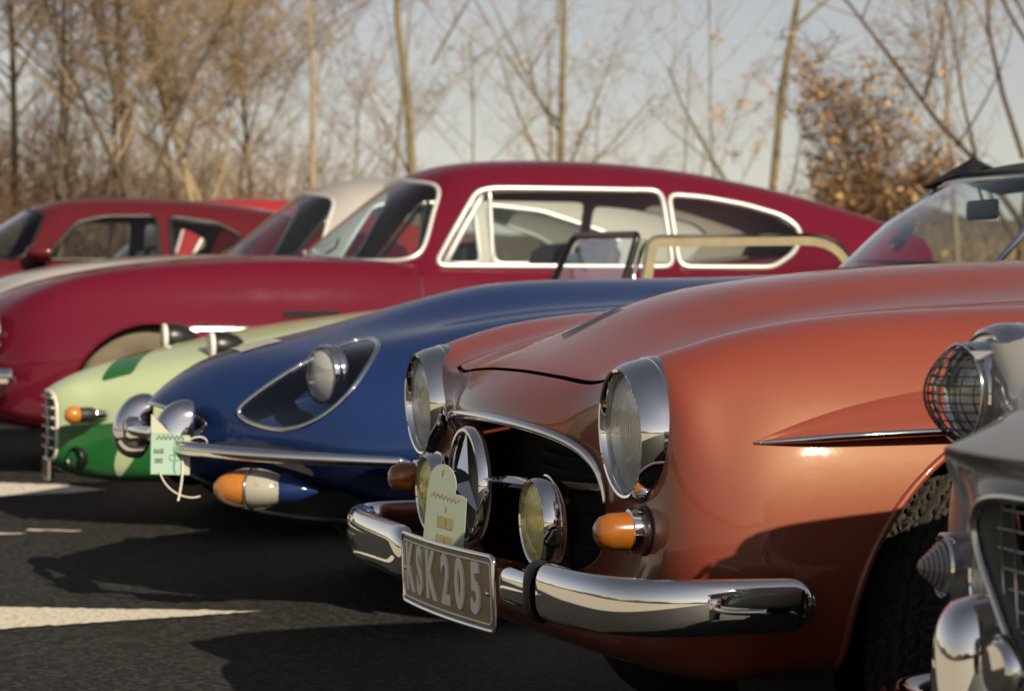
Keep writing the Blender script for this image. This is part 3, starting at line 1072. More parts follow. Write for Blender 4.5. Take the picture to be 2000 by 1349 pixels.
def roadster_blue():
    root = empty('sports_car', (-1.2, 6.95, .03),
                 label='dark blue long-nosed roadster with glass-covered headlights and slim chrome bumper', cat='car', group='classic cars parked in a row')
    YS = (0, .12, .22, .32, .42, .52, .62, .70)
    net = [ring_oval(.26, .10, .24, .500, .040, .040), ring_oval(.200, .11, .265, .500, .046, .046), ring_oval(.185, .115, .275, .500, .052, .052),
           ring_oval(.192, .12, .30, .502, .062, .066), ring_oval(.225, .13, .37, .505, .090, .10)]
    def S(x, W, top, ys=YS, k=0.0, **q):
        net.append(swept(station(x, W, top, ys=ys, **q), k, W))
    S(.285, .47, (.640, .638, .630, .618, .602, .582, .560, .535), ys=(0, .09, .17, .24, .30, .35, .395, .43), k=.16, low=(.44, .40, .375), sz=(.515, .49, .465))
    S(.370, .565, (.686, .684, .676, .663, .646, .622, .590, .555), ys=(0, .10, .19, .27, .345, .41, .465, .51), k=.16, low=(.41, .355, .33), sz=(.525, .49, .45))
    S(.50, .66, (.722, .720, .711, .698, .684, .660, .620, .57), ys=(0, .11, .21, .30, .39, .47, .54, .60), k=.12, low=(.39, .32, .28), sz=(.525, .48, .43))
    S(.70, .735, (.764, .760, .748, .736, .727, .712, .670, .605), ys=(0, .12, .22, .32, .42, .51, .60, .675), k=.06, low=(.37, .29, .24), sz=(.55, .49, .43))
    S(.95, .785, (.842, .835, .802, .778, .772, .768, .733, .66), ys=(0, .12, .22, .32, .42, .52, .63, .72), low=(.37, .28, .22), sz=(.59, .52, .45))
    S(1.12, .805, (.884, .876, .842, .808, .800, .798, .765, .69), ys=(0, .12, .22, .32, .42, .52, .64, .735), low=(.37, .28, .22), sz=(.61, .53, .45))
    S(1.30, .815, (.904, .897, .866, .830, .818, .815, .785, .71), ys=(0, .12, .23, .33, .43, .53, .65, .745), low=(.37, .28, .22), sz=(.63, .54, .45))
    S(1.6, .822, (.908, .902, .877, .845, .832, .826, .795, .72), ys=(0, .12, .23, .33, .43, .53, .65, .75), low=(.37, .28, .22), sz=(.64, .54, .45))
    S(1.95, .825, (.912, .907, .888, .862, .846, .836, .80, .73), ys=(0, .12, .23, .33, .43, .53, .65, .75), low=(.37, .28, .22), sz=(.64, .54, .45))
    S(2.35, .825, (.935, .932, .922, .905, .885, .862, .81, .735), ys=(0, .12, .23, .33, .43, .53, .65, .75), low=(.37, .28, .22), sz=(.64, .54, .45))
    S(2.75, .825, (.93, .928, .922, .912, .896, .87, .82, .74), ys=(0, .12, .23, .33, .43, .53, .65, .75), low=(.37, .28, .22), sz=(.64, .54, .45))
    S(3.3, .82, (.91, .909, .905, .90, .89, .87, .82, .74), ys=(0, .12, .23, .33, .43, .53, .65, .75), low=(.37, .28, .22), sz=(.64, .54, .45))
    S(3.9, .80, (.89, .887, .88, .868, .85, .82, .77, .70), ys=(0, .12, .23, .33, .43, .53, .64, .73), low=(.37, .28, .24), sz=(.62, .54, .46))
    S(4.4, .70, (.76, .757, .75, .738, .72, .70, .66, .61), ys=(0, .11, .20, .29, .38, .47, .56, .63), low=(.40, .34, .31), sz=(.56, .51, .46))
    S(4.75, .52, (.56, .56, .557, .552, .546, .54, .53, .52), ys=(0, .08, .15, .22, .28, .34, .40, .46), low=(.45, .42, .40), sz=(.51, .495, .48))
    for i in range(5, len(net)):
        net[i] = [(x, y * (1, .95, .84, .70, .45)[max(0, min(4, j - 10))] if j > 10 else y, z) for j, (x, y, z) in enumerate(net[i])]
    G = surf(net, 10, 7)
    bm = to_bm(G)
    bvh = BVHTree.FromBMesh(bm)
    parts = []
    view = Vector((.225, .974, -.03)).normalized()
    h0 = bvh.ray_cast(Vector((.612, -.50, .648)) - view * 1.5, view)[0]
    for s in (-1, 1):
        pts = [(.322, .520, .537), (.385, .520, .508), (.472, .520, .492), (.56, .520, .52), (.64, .520, .585), (.712, .520, .69), (.728, .520, .725), (.70, .52, .742), (.64, .52, .732), (.527, .520, .680), (.43, .520, .622), (.36, .52, .572)]
        # outline carried onto the wing along the sight line of the lamp
        poly = rounded([(x, s * y, z) for x, y, z in pts], .05, 4)
        ax = Vector((view.x, -s * view.y, view.z))
        c0 = cut(bm, poly, ax, lambda c, s=s: c.y * s > .22 and .22 < c.x < .95 and c.z > .42)
        parts.append((s, c0))
    for s in (-1, 1):
        for cx in (1.13, 3.55):
            _, lp = cut(bm, arch_outline(cx, .325, .335, s * .8), (0, 1, 0), lambda c, s=s, cx=cx: c.y * s > .45 and abs(c.x - cx) < .6 and c.z < .70)
            run = lip(thin(lp, .02), .25)
            MB().tube(run, .007, 8).build('arch_lip', 'royal_blue', root)
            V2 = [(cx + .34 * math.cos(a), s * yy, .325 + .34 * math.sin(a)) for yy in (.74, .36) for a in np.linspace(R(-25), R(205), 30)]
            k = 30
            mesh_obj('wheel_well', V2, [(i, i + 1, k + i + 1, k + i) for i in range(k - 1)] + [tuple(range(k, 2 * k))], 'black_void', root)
            wheel(root, (cx, s * .64, .318), .318, .16, 'wire_rim', .2, s)
    _, ck = cut(bm, rounded([(2.55, .58, 1), (3.5, .58, 1), (3.55, 0, 1), (3.5, -.58, 1), (2.55, -.58, 1), (2.48, 0, 1)], .14, 5), (0, 0, 1), lambda c: c.z > .6 and 2.2 < c.x < 3.8)
    bm_obj('body', bm, 'royal_blue', root)
    bm.free()
    for s, ((V, F), loop) in parts:
        e = bpy.data.objects.new('headlight_fairing', None)
        link(e, root)
        mesh_obj('cover_glass', V, F, 'clear_cover', e)
        lp = thin(loop, .012)
        MB().tube(lp, .0075, 10, True).build('chrome_rim', 'chrome', e)
        cen = sum(lp, Vector()) / len(lp)
        d = Vector((view.x * 1.15, -s * view.y, -.14))
        rings = []
        for sc, dp in ((1.0, .0), (1.0, .03), (.99, .10), (.95, .19), (.7, .26), (.05, .28)):
            rings.append([cen + (p - cen) * sc + d * dp for p in lp])
        n = len(lp)
        mesh_obj('recess', [p for r_ in rings for p in r_], grid_faces(len(rings), n, True), 'recess_blue', e)
        headlamp(e, (h0.x - .040 + view.x * .075, -s * (h0.y + view.y * .075), h0.z + view.z * .075 - .008), .070, [(.070, .004), (.072, -.005), (.076, -.007), (.080, .0), (.0815, .012), (.079, .016), (.0815, .021), (.080, .034), (.070, .040)], yaw=-s * R(20), dome=.02, name='lamp', depth=.06)
    # mouth: bright lip, dark duct, motif bar and over-riders
    row = [Vector(p) + Vector((-.003, 0, 0)) for p in G[10 * 2 - 3]]
    MB().tube(row, .006, 8).build('mouth_trim', 'chrome', root)
    V2 = [(.34, y, z) for y in (-.3, .3) for z in (.42, .58)]
    mesh_obj('duct', V2, [(0, 1, 3, 2)], 'black_void', root)
    P = bs1([(.165, -.245, .478), (.140, -.12, .478), (.132, 0, .478), (.140, .12, .478), (.165, .245, .478)], 24)
    bar = MB().tube(P, [.017] * 24, 12).build('motif_bar', 'chrome', root)
    rev_obj('badge', [(0, -.02), (.028, -.018), (.036, -.008), (.036, .02)], (.135, 0, .478), 'chrome', bar, n=24)
    prof = []
    for k in range(20):
        a = 2 * math.pi * k / 20
        ca, sa = math.cos(a), math.sin(a)
        prof.append((ca * (.022 if ca > 0 else .010), math.copysign(abs(sa) ** .8, sa) * .021))
    for s in (-1, 1):
        P = bs1([(.172, -.22, .452), (.190, -.31, .447), (.245, -.42, .442), (.335, -.53, .436), (.45, -.625, .430), (.58, -.69, .424), (.70, -.73, .419), (.752, -.745, .417)], 50)
        sc = [max(.2, min(1, (i + 1) / 3.0, (50 - i) / 4.0)) * (1.0 - .25 * i / 50) for i in range(50)]
        V2, F2 = sweep(P, prof, scale=[(q, q) for q in sc])
        if s > 0:
            V2 = mirror_y(V2)
        bp = mesh_obj('bumper', V2, F2, 'chrome', root)
        # over-rider: a tall rounded horn, broad below, leaning back above
        N1 = []
        for zz, hw, xf, xb in ((.386, .010, .170, .195), (.392, .030, .150, .20), (.41, .043, .130, .215), (.45, .047, .118, .222), (.49, .046, .122, .226), (.525, .042, .138, .230), (.550, .033, .160, .232), (.562, .018, .182, .230), (.566, .004, .2, .222)):
            N1.append([(xb, -hw, zz), ((xf + xb) / 2 - .01, -hw, zz), (xf + .004, -hw * .62, zz), (xf, 0, zz), (xf + .004, hw * .62, zz), ((xf + xb) / 2 - .01, hw, zz), (xb, hw, zz)])
        g = surf(N1, 4, 4, mirror=False)
        g = g + np.array([0 if s > 0 else .03, s * (.245 if s > 0 else .285), 0])
        o = mesh_obj('over_rider', g.reshape(-1, 3), grid_faces(g.shape[0], g.shape[1]), 'chrome', bp)
        o.modifiers.new('thickness', 'SOLIDIFY').thickness = .004
        # lamp cluster under the bumper: amber inner half, clear outer half, blue nacelle behind
        lamp = bpy.data.objects.new('side_lamp', None)
        lamp.matrix_local = Matrix.Translation((.385, s * .475, .338)) @ Matrix.Rotation(s * R(30), 4, 'Z')
        link(lamp, root)
        def shell(a0, a1, name, mat, ex=1.0):
            V, nn, mm = [], 16, 14
            for i in range(nn + 1):
                u = a0 + (a1 - a0) * i / nn
                rr = math.sqrt(max(0.0, 1 - abs(u) ** 2.4))
                for k in range(mm + 1):
                    b = R(-100 + 200 * k / mm)
                    V.append((.105 * u * ex, s * .062 * rr * math.cos(b), .052 * rr * math.sin(b)))
            return mesh_obj(name, V, grid_faces(nn + 1, mm + 1), mat, lamp)
        shell(-1, .02, 'amber_lens', 'orange_plastic')
        shell(.025, .98, 'clear_lens', 'lamp_clear')
        MB().tube([(.0025 + 0 * b, s * .0655 * math.cos(b), .0545 * math.sin(b)) for b in np.linspace(R(-95), R(95), 14)], .003, 6).build('divider', 'dull_chrome', lamp)
        V = []
        for i in range(9):
            t = i / 8
            rr = math.cos(t * 1.45)
            for k in range(16):
                b = 2 * math.pi * k / 16
                V.append((.085 + .10 * t, s * (-.005 + .042 * rr * math.cos(b)), -.004 * t + .040 * rr * math.sin(b)))
        mesh_obj('nacelle', V, grid_faces(9, 16, True), 'royal_blue', lamp)
        V = [(.10 * u, -s * .012, .055 * v) for u, v in [(math.cos(b), math.sin(b)) for b in np.linspace(0, 2 * math.pi, 25)[:-1]]]
        mesh_obj('backing', V, [tuple(range(24))], 'reflector', lamp)
        for q in (.3, .75):
            rev_obj('screw', [(0, -.004), (.005, -.002), (.006, .002)], (.105 * q, s * .058 * math.sqrt(1 - q ** 2.4), .012), 'dull_chrome', lamp, yaw=s * R(90), n=10)
    # dark under-nose panel with a rolled front lip
    f0 = bs1([(.62, -.56, .33), (.46, -.44, .335), (.34, -.26, .335), (.305, 0, .335), (.34, .26, .335), (.46, .44, .335), (.62, .56, .33)], 40)
    f1 = bs1([(.80, -.58, .245), (.62, -.46, .25), (.50, -.28, .25), (.46, 0, .25), (.50, .28, .25), (.62, .46, .25), (.80, .58, .245)], 40)
    f2 = bs1([(1.1, -.58, .17), (.95, -.46, .175), (.85, -.28, .175), (.82, 0, .175), (.85, .28, .175), (.95, .46, .175), (1.1, .58, .17)], 40)
    mesh_obj('under_panel', [tuple(p) for q in (f0, f1, f2) for p in q], grid_faces(3, 40), 'black_trim', root)
    MB().tube(f1, .009, 8).build('under_lip', 'black_trim', root)
    # windscreen with bright frame, mirror, raised dark hood
    yy = np.linspace(-.52, .52, 15)
    base = [Vector((2.36 + .19 * (y / .52) ** 2, y, .936)) for y in yy]
    head = [Vector((2.765 + .125 * (y / .52) ** 2, y * .965, 1.218 - .008 * (y / .52) ** 2)) for y in yy]
    mid = [(a + b) / 2 + Vector((-.02, 0, .012)) for a, b in zip(base, head)]
    mesh_obj('windscreen', base + mid + head, grid_faces(3, 15), 'screen_glass', root)
    MB().tube(base, .008, 8).build('windscreen_seal', 'black_rubber', root)
    for k in (0, -1):
        MB().tube([base[k], mid[k], head[k]], .011, 8).build('screen_pillar', 'chrome', root)
    MB().tube(head, .009, 8).build('header_rail', 'dull_chrome', root)
    mir = MB().box((2.80, 0.02, 1.125), (.018, .20, .062)).build('rear_mirror', 'black_trim', root, False)
    mir.modifiers.new('round', 'BEVEL').width = .008
    MB().tube([(2.80, .02, 1.15), (2.78, .02, 1.21)], .005, 6).build('stem', 'dull_chrome', mir)
    rows = []
    for x, z, w, d in ((2.76, 1.226, .52, .03), (2.90, 1.262, .54, .05), (3.15, 1.285, .56, .07), (3.45, 1.26, .57, .10), (3.70, 1.14, .575, .14), (3.86, .90, .58, .04)):
        rows.append([(x + .11 * (y / .55) ** 2 * (1 if x < 3 else .2), y * w, z - d * abs(y) ** 3) for y in np.linspace(-1, 1, 11)])
    g = surf(rows, 6, 3, mirror=False)
    o = mesh_obj('soft_top', g.reshape(-1, 3), grid_faces(g.shape[0], g.shape[1]), 'soft_top', root)
    o.modifiers.new('thickness', 'SOLIDIFY').thickness = .012
    # loose fold of the hood cloth standing up at the screen rail
    V2 = []
    for i, (y, x, z, h) in enumerate(((.50, 2.80, 1.205, .010), (.40, 2.81, 1.222, .022), (.28, 2.815, 1.236, .036), (.17, 2.82, 1.247, .052), (.10, 2.825, 1.25, .016))):
        V2 += [(x, y, z), (x + .03, y + .01, z + h), (x + .075, y, z + .004)]
    mesh_obj('hood_fold', V2, grid_faces(5, 3), 'soft_top', root, False)
    mb = MB()
    mb.add([(2.4, -.62, .38), (3.6, -.62, .38), (3.6, .62, .38), (2.4, .62, .38)], [(0, 1, 2, 3)])
    mb.add([(2.42, -.6, .38), (2.42, .6, .38), (2.54, .6, .91), (2.54, -.6, .91)], [(0, 1, 2, 3)])
    mb.build('cabin_lining', 'interior', root)
    P = [Vector((2.58, -.1, .955)), Vector((2.52, .12, .962)), Vector((2.50, .30, .968))]
    MB().tube(P, .006, 6).build('wiper', 'black_trim', root)
    # old event sticker on the bonnet
    V2, F2 = [], []
    us, vs_ = np.linspace(0, 1, 9), np.linspace(0, 1, 6)
    for u in us:
        for v in vs_:
            x, y = .425 + .115 * u - .0 * v, .17 - .30 * v
            h = bvh.ray_cast(Vector((x, y, 2)), Vector((0, 0, -1)))
            V2.append(h[0] + h[1] * .0025 * (1 if h[1].z > 0 else -1))
    mesh_obj('bonnet_sticker', V2, grid_faces(9, 6), 'sticker', root)
    return root
ET = roadster_blue()
# ------------------------------------------------------------------ two-tone green roadster
def roadster_green():
    root = empty('sports_car', (-1.9, 8.95, .08),
                 label='pale green and dark green low sports car with slatted narrow grille', cat='car', group='classic cars parked in a row')
    def ring(x, k, w, zt, zb, rnd=.5):
        out = []
        zc, h = (zt + zb) / 2, (zt - zb) / 2
        for i in range(16):
            a = R(90 - 180 * i / 15)
            ca, sa = math.cos(a), math.sin(a)
            y = w * abs(ca) ** rnd if i not in (0, 15) else 0
            z = zc + h * math.copysign(abs(sa) ** rnd, sa)
            out.append((x + k * (y / w) ** 2, y, z))
        return out
    net = [ring(.30, .02, .125, .455, .235), ring(.235, .02, .135, .462, .225), ring(.222, .02, .145, .470, .215), ring(.230, .03, .165, .482, .20), ring(.275, .06, .225, .51, .18)]
    YS = (0, .12, .22, .32, .42, .50, .58, .65)
    def S(x, W, top, f=1.0, k=0.0, low=(.30, .22, .17), sz=(.50, .44, .37)):
        net.append(swept(station(x, W, top, ys=[y * f for y in YS], low=low, sz=sz), k, W))
    S(.34, .32, (.540, .538, .532, .524, .515, .50, .485, .46), .44, .10, (.32, .22, .165), (.44, .40, .36))
    S(.46, .44, (.580, .577, .570, .560, .548, .535, .515, .485), .60, .12, (.32, .22, .16), (.455, .41, .36))
    S(.62, .55, (.618, .616, .610, .602, .592, .58, .56, .53), .78, .10, (.32, .22, .16), (.48, .42, .36))
    S(.80, .64, (.660, .658, .653, .647, .640, .63, .61, .575), .90, .06)
    S(1.0, .70, (.700, .698, .694, .690, .684, .675, .655, .62), 1.0, 0, sz=(.55, .47, .39))
    S(1.25, .73, (.735, .733, .730, .726, .72, .71, .69, .65), 1.03, 0, sz=(.57, .48, .39))
    S(1.6, .74, (.775, .773, .77, .765, .757, .745, .72, .67), 1.05, 0, sz=(.58, .48, .39))
    S(2.0, .745, (.82, .818, .812, .80, .79, .775, .745, .69), 1.05, 0, sz=(.59, .49, .39))
    S(2.4, .745, (.84, .838, .834, .827, .817, .80, .77, .71), 1.05, 0, sz=(.60, .49, .39))
    S(3.2, .74, (.83, .829, .826, .82, .81, .80, .77, .71), 1.05, 0, sz=(.60, .49, .39))
    S(3.7, .70, (.75, .749, .746, .74, .733, .725, .70, .65), 1.0, 0, sz=(.56, .48, .4))
    S(4.0, .58, (.52, .52, .518, .515, .512, .51, .50, .49), .8, 0, (.36, .33, .30), (.46, .43, .40))
    G = surf(net, 9, 6)
    bm = to_bm(G)
    bvh = BVHTree.FromBMesh(bm)
    for s in (-1, 1):
        for cx in (1.08, 3.15):
            _, lp = cut(bm, arch_outline(cx, .29, .30, s * .7), (0, 1, 0), lambda c, s=s, cx=cx: c.y * s > .4 and abs(c.x - cx) < .5 and c.z < .62)
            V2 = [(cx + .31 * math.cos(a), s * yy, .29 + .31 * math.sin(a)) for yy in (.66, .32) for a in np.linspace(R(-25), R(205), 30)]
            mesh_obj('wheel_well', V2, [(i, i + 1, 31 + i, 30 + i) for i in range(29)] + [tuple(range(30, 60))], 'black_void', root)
            wheel(root, (cx, s * .60, .285), .285, .15, 'wire_rim', .18, s)
    cut(bm, rounded([(2.42, .52, 1), (3.2, .52, 1), (3.2, -.52, 1), (2.42, -.52, 1)], .1, 5), (0, 0, 1), lambda c: c.z > .55 and 2.2 < c.x < 3.4)
    # the two paints meet on a clean edge low on the nose
    n = Vector((-.10, 0, 1)).normalized()
    co = Vector((.35, 0, .355))
    bmesh.ops.bisect_plane(bm, geom=bm.verts[:] + bm.edges[:] + bm.faces[:], dist=1e-6, plane_co=co, plane_no=n)
    for f in bm.faces:
        f.material_index = 1 if (f.calc_center_median() - co).dot(n) < 0 else 0
    bm_obj('body', bm, ['pale_green', 'leaf_green'], root)
    bm.free()
    def decal(name, pts, mat, axis):
        b2 = to_bm(G)
        (V, F), _ = cut(b2, pts, axis, lambda c: c.y < -.02 and c.x < 1.6)
        b2.normal_update()
        b2.free()
        W = []
        for v in V:
            h = bvh.find_nearest(v)
            nn = h[1]
            if nn.dot(v - Vector((1.0, 0, .3))) < 0:
                nn = -nn
            W.append(v + nn * .003)
        mesh_obj(name, W, F, mat, root)
    decal('dark_patch', rounded([(.50, 0, .585), (.62, 0, .63), (.64, 0, .53), (.50, 0, .50)], .02, 4), 'leaf_green', (.45, .89, -.02))
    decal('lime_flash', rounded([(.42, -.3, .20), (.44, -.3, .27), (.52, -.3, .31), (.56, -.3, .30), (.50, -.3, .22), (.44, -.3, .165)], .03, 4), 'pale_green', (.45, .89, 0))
    # grille: pale surround with six slats over dark green depth
    loop = [Vector(p) + Vector((-.002, 0, 0)) for p in G[9 * 2 - 3]]
    MB().tube(loop, .009, 8, True).build('grille_surround', 'white_enamel', root)
    for k in range(6):
        z = .262 + k * .036
        V2, F2 = sweep([(.238, -.135, z), (.226, -.07, z), (.223, 0, z), (.226, .07, z), (.238, .135, z)], [(.010, .003), (-.014, .010), (-.014, .004), (.010, -.003)])
        mesh_obj('grille_slat', V2, F2, 'white_enamel', root, False)
    mesh_obj('grille_depth', [(.33, -.13, .22), (.33, .13, .22), (.33, .13, .46), (.33, -.13, .46)], [(0, 1, 2, 3)], 'leaf_green', root)
    o = MB().box((.226, 0, .185), (.02, .20, .085)).build('lower_plate', 'dull_chrome', root, False)
    o.modifiers.new('round', 'BEVEL').width = .008
    for s in (-1, 1):
        rev_obj('front_duct', [(.032, .0), (.036, -.006), (.040, 0), (.040, .02), (.03, .05), (0, .05)], (.30, s * .205, .235), 'black_trim', root, yaw=s * R(-40), n=24)
        # pod headlamps on the bonnet: white front ring, black shell
        e = bpy.data.objects.new('pod_headlight', None)
        e.matrix_local = place((.70, .30, .655) if s > 0 else (.755, -.40, .632))
        link(e, root)
        rev_obj('shell', [(.047, -.004), (.052, .006), (.054, .03), (.050, .06), (.036, .095), (.018, .115), (0, .12)], (0, 0, 0), 'black_trim', e, n=28)
        rev_obj('ring', [(.043, -.004), (.046, -.010), (.051, -.010), (.054, -.004), (.054, .004), (.051, .008)], (0, 0, 0), 'white_enamel', e, n=28)
        rev_obj('lens', [(0, -.014), (.025, -.012), (.044, -.004)], (0, 0, 0), 'lamp_clear', e, n=24)
        MB().tube([(.03, 0, -.04), (.035, 0, -.09)], .018, 8).build('stalk', 'black_trim', e)
        # indicator on a black stalk
        t = bpy.data.objects.new('turn_signal', None)
        t.matrix_local = place((.285, s * .30, .392), yaw=s * R(-10))
        link(t, root)
        V, F = revolve([(0, -.036), (.016, -.033), (.028, -.02), (.032, -.002), (.029, .014), (.02, .022)], 24)
        mesh_obj('lens', V, F, 'orange_plastic', t)
        rev_obj('stalk', [(.022, .016), (.026, .022), (.026, .065), (.02, .075)], (0, 0, 0), 'black_rubber', t, n=20)
        rev_obj('collar', [(.016, .07), (.018, .075), (.018, .12), (.014, .125)], (0, 0, 0), 'chrome', t, n=20)
    # low windscreen in a black frame and the side screens in khaki frames
    A = rounded([(2.285, .50, .80), (2.385, .46, 1.060), (2.318, -.50, 1.036), (2.245, -.50, .80)], [.01, .09, .03, .01], 6)
    mesh_obj('windscreen', A, [tuple(range(len(A)))], 'window_glass', root, False)
    MB().tube(A, .014, 8).build('screen_frame', 'black_trim', root)
    MB().tube([(2.265, -.525, .80), (2.335, -.525, 1.02)], .011, 8).build('screen_post', 'chrome', root)
    for s in (-1, 1):
        B = rounded([(2.32, s * .55, .80), (2.355, s * .55, 1.012), (3.10, s * .55, 1.024), (3.19, s * .56, .80)], [.01, .03, .14, .01], 6)
        if s > 0:
            B = [Vector((p.x, p.y, min(p.z, .84))) for p in B]      # the far side screen is folded down into its door
        mesh_obj('side_screen', B, [tuple(range(len(B)))], 'window_glass', root, False)
        full = []
        for a, b in zip(B, B[1:]):
            k = max(1, int((b - a).length / .03))
            full += [a.lerp(b, i / k) for i in range(k)]
        V2, F2 = sweep(full + [B[-1]], [(.021, .007), (-.021, .007), (-.021, -.007), (.021, -.007)], up=(0, 1, 0))
        mesh_obj('side_screen_frame', V2, F2, 'khaki_frame', root, False)
        if s < 0:
            V2, F2 = sweep([p + Vector((0, -.008, 0)) for p in full + [B[-1]]], [(.024, .004), (.014, .004), (.014, -.004), (.024, -.004)], up=(0, 1, 0))
            mesh_obj('frame_bead', V2, F2, 'dull_chrome', root, False)
    mb = MB()
    mb.add([(2.3, -.55, .35), (3.3, -.55, .35), (3.3, .55, .35), (2.3, .55, .35)], [(0, 1, 2, 3)])
    mb.build('cabin_lining', 'interior', root)
    return root
GR = roadster_green()
# ------------------------------------------------------------------ closed coupes at the back of the row
def coupe(loc, label, col, zs=1.0, trim='bright_trim', glass_m='window_glass', screen='screen_glass', full=True, quarter=True, tyre='tyre_rubber', windows=None, seats=True, rz=HEAD, wheels=True):
    root = empty('coupe', loc, rz, label=label, cat='car', group='classic cars parked in a row')
    net = [ring_oval(.10, .08, .34, .45, .10, .10), ring_oval(.03, .09, .36, .45, .115, .12), ring_oval(.02, .10, .40, .455, .14, .15)]
    YS = (0, .13, .25, .37, .48, .58, .66, .73)
    def S(x, W, top, f=1.0, k=0.0, low=(.36, .25, .19), sz=(.72, .62, .52)):
        net.append(swept(station(x, W, top, ys=[y * f for y in YS], low=low, sz=sz), k, W))
    S(.07, .60, (.66, .66, .657, .65, .64, .625, .60, .56), .74, .09, (.38, .30, .26), (.53, .49, .45))
    S(.17, .70, (.74, .74, .738, .732, .722, .715, .70, .655), .86, .08, (.37, .27, .22), (.60, .54, .47))
    S(.30, .765, (.80, .80, .80, .797, .792, .788, .775, .73), .94, .05, sz=(.66, .57, .49))
    S(.48, .80, (.852, .852, .852, .85, .848, .846, .838, .79), .98, .02, sz=(.70, .60, .51))
    S(.70, .815, (.895, .895, .893, .89, .886, .882, .875, .825))
    S(.95, .82, (.925, .925, .922, .917, .91, .904, .897, .845))
    S(1.25, .82, (.945, .945, .942, .937, .928, .92, .912, .86))
    S(1.60, .82, (.955, .954, .95, .944, .935, .925, .915, .865))
    S(2.0, .82, (.93, .93, .928, .925, .92, .915, .905, .865))
    S(2.6, .82, (.90, .90, .90, .90, .90, .90, .895, .865))
    S(3.2, .82, (.90, .90, .90, .90, .90, .90, .898, .87))
    S(3.7, .815, (.95, .95, .948, .945, .94, .93, .915, .88))
    S(4.2, .79, (1.0, 1.0, .998, .99, .975, .955, .925, .87), sz=(.74, .63, .52))
    S(4.5, .76, (1.06, 1.058, 1.05, 1.03, 1.0, .96, .91, .85), .96, 0, (.40, .31, .27), (.72, .62, .52))
    S(4.60, .72, (1.02, 1.018, 1.01, .99, .96, .92, .87, .81), .92, -.05, (.42, .34, .30), (.70, .60, .52))
    S(4.64, .60, (.72, .72, .72, .715, .71, .705, .70, .68), .8, -.05, (.46, .42, .40), (.62, .56, .51))
    G = surf(net, 8 if full else 5, 5 if full else 4)
    bm = to_bm(G)
    bvh = BVHTree.FromBMesh(bm)
    for s in (-1, 1):
        for cx in (.80, 3.38):
            _, lp = cut(bm, arch_outline(cx, .285, .358, s * .8), (0, 1, 0), lambda c, s=s, cx=cx: c.y * s > .45 and abs(c.x - cx) < .6 and c.z < .72)
            if full:
                MB().tube(lip(thin(lp, .02), .21), .007, 8).build('arch_lip', col, root)
            V2 = [(cx + .362 * math.cos(a), s * yy, .285 + .362 * math.sin(a)) for yy in (.755, .36) for a in np.linspace(R(-25), R(205), 30)]
            mesh_obj('wheel_well', V2, [(i, i + 1, 31 + i, 30 + i) for i in range(29)] + [tuple(range(30, 60))], 'black_void', root)
            wheel(root, (cx, s * .655, .315), .315, .175, 'wire_rim', .2, s, tyre_mat=tyre)
    bm_obj('body', bm, col, root)
    bm.free()
    # the cabin: screen, roof and tail as one skin, windows cut out of it
    Y0 = np.array([0, .18, .36, .48, .57, .63, .69, .72])
    rows = [[(1.55 + .36 * (y / .72) ** 2, y, .90 - .04 * (y / .72) ** 2) for y in Y0],
            [(1.66 + .34 * (y / .72) ** 2, y, .985 - .12 * (y / .72) ** 2) for y in Y0],
            [(1.885, 0, 1.165), (1.895, .18, 1.162), (1.935, .36, 1.15), (1.99, .485, 1.115), (2.03, .56, 1.06), (2.055, .62, .99), (2.07, .675, .92), (2.07, .71, .85)],
            [(2.10, 0, 1.325), (2.105, .18, 1.322), (2.125, .35, 1.305), (2.165, .455, 1.265), (2.20, .525, 1.19), (2.22, .60, 1.06), (2.22, .66, .94), (2.2, .71, .85)]]
    for x, zz, ye in ((2.28, (1.390, 1.387, 1.368, 1.326, 1.245, 1.08, .94, .85), (0, .18, .35, .455, .53, .60, .665, .712)),
                      (2.58, (1.408, 1.404, 1.386, 1.346, 1.265, 1.09, .94, .85), (0, .18, .35, .46, .54, .61, .67, .715)),
                      (2.95, (1.412, 1.408, 1.390, 1.350, 1.268, 1.09, .94, .85), (0, .18, .35, .46, .54, .61, .67, .715)),
                      (3.40, (1.378, 1.374, 1.356, 1.318, 1.243, 1.08, .94, .85), (0, .18, .35, .46, .54, .61, .67, .715)),
                      (3.80, (1.310, 1.306, 1.290, 1.257, 1.195, 1.06, .95, .86), (0, .18, .35, .45, .53, .60, .66, .71)),
                      (4.20, (1.208, 1.205, 1.192, 1.167, 1.120, 1.03, .95, .87), (0, .17, .34, .44, .51, .58, .63, .68)),
                      (4.50, (1.125, 1.122, 1.112, 1.092, 1.055, .99, .92, .85), (0, .17, .33, .43, .50, .56, .60, .64)),
                      (4.585, (1.08, 1.078, 1.07, 1.055, 1.03, .97, .91, .84), (0, .17, .33, .42, .49, .55, .59, .63))):
        rows.append([(x, y, z) for y, z in zip(ye, zz)])
    rows = [[(x, y, .9 + (z - .9) * zs if z > .9 else z) for x, y, z in r] for r in rows]
    Gd = surf(rows, 10 if full else 7, 8 if full else 5)
    bd = to_bm(Gd)
    Z = lambda z: .9 + (z - .9) * zs
    side_w = windows or [[(2.075, .895), (2.315, 1.238), (2.40, 1.252), (3.185, 1.252), (3.205, 1.235), (3.205, .895)],
                         [(3.237, .895), (3.237, 1.234), (3.42, 1.222), (3.62, 1.190), (3.80, 1.142), (3.87, 1.095), (3.885, 1.045), (3.82, .96), (3.70, .895)]]
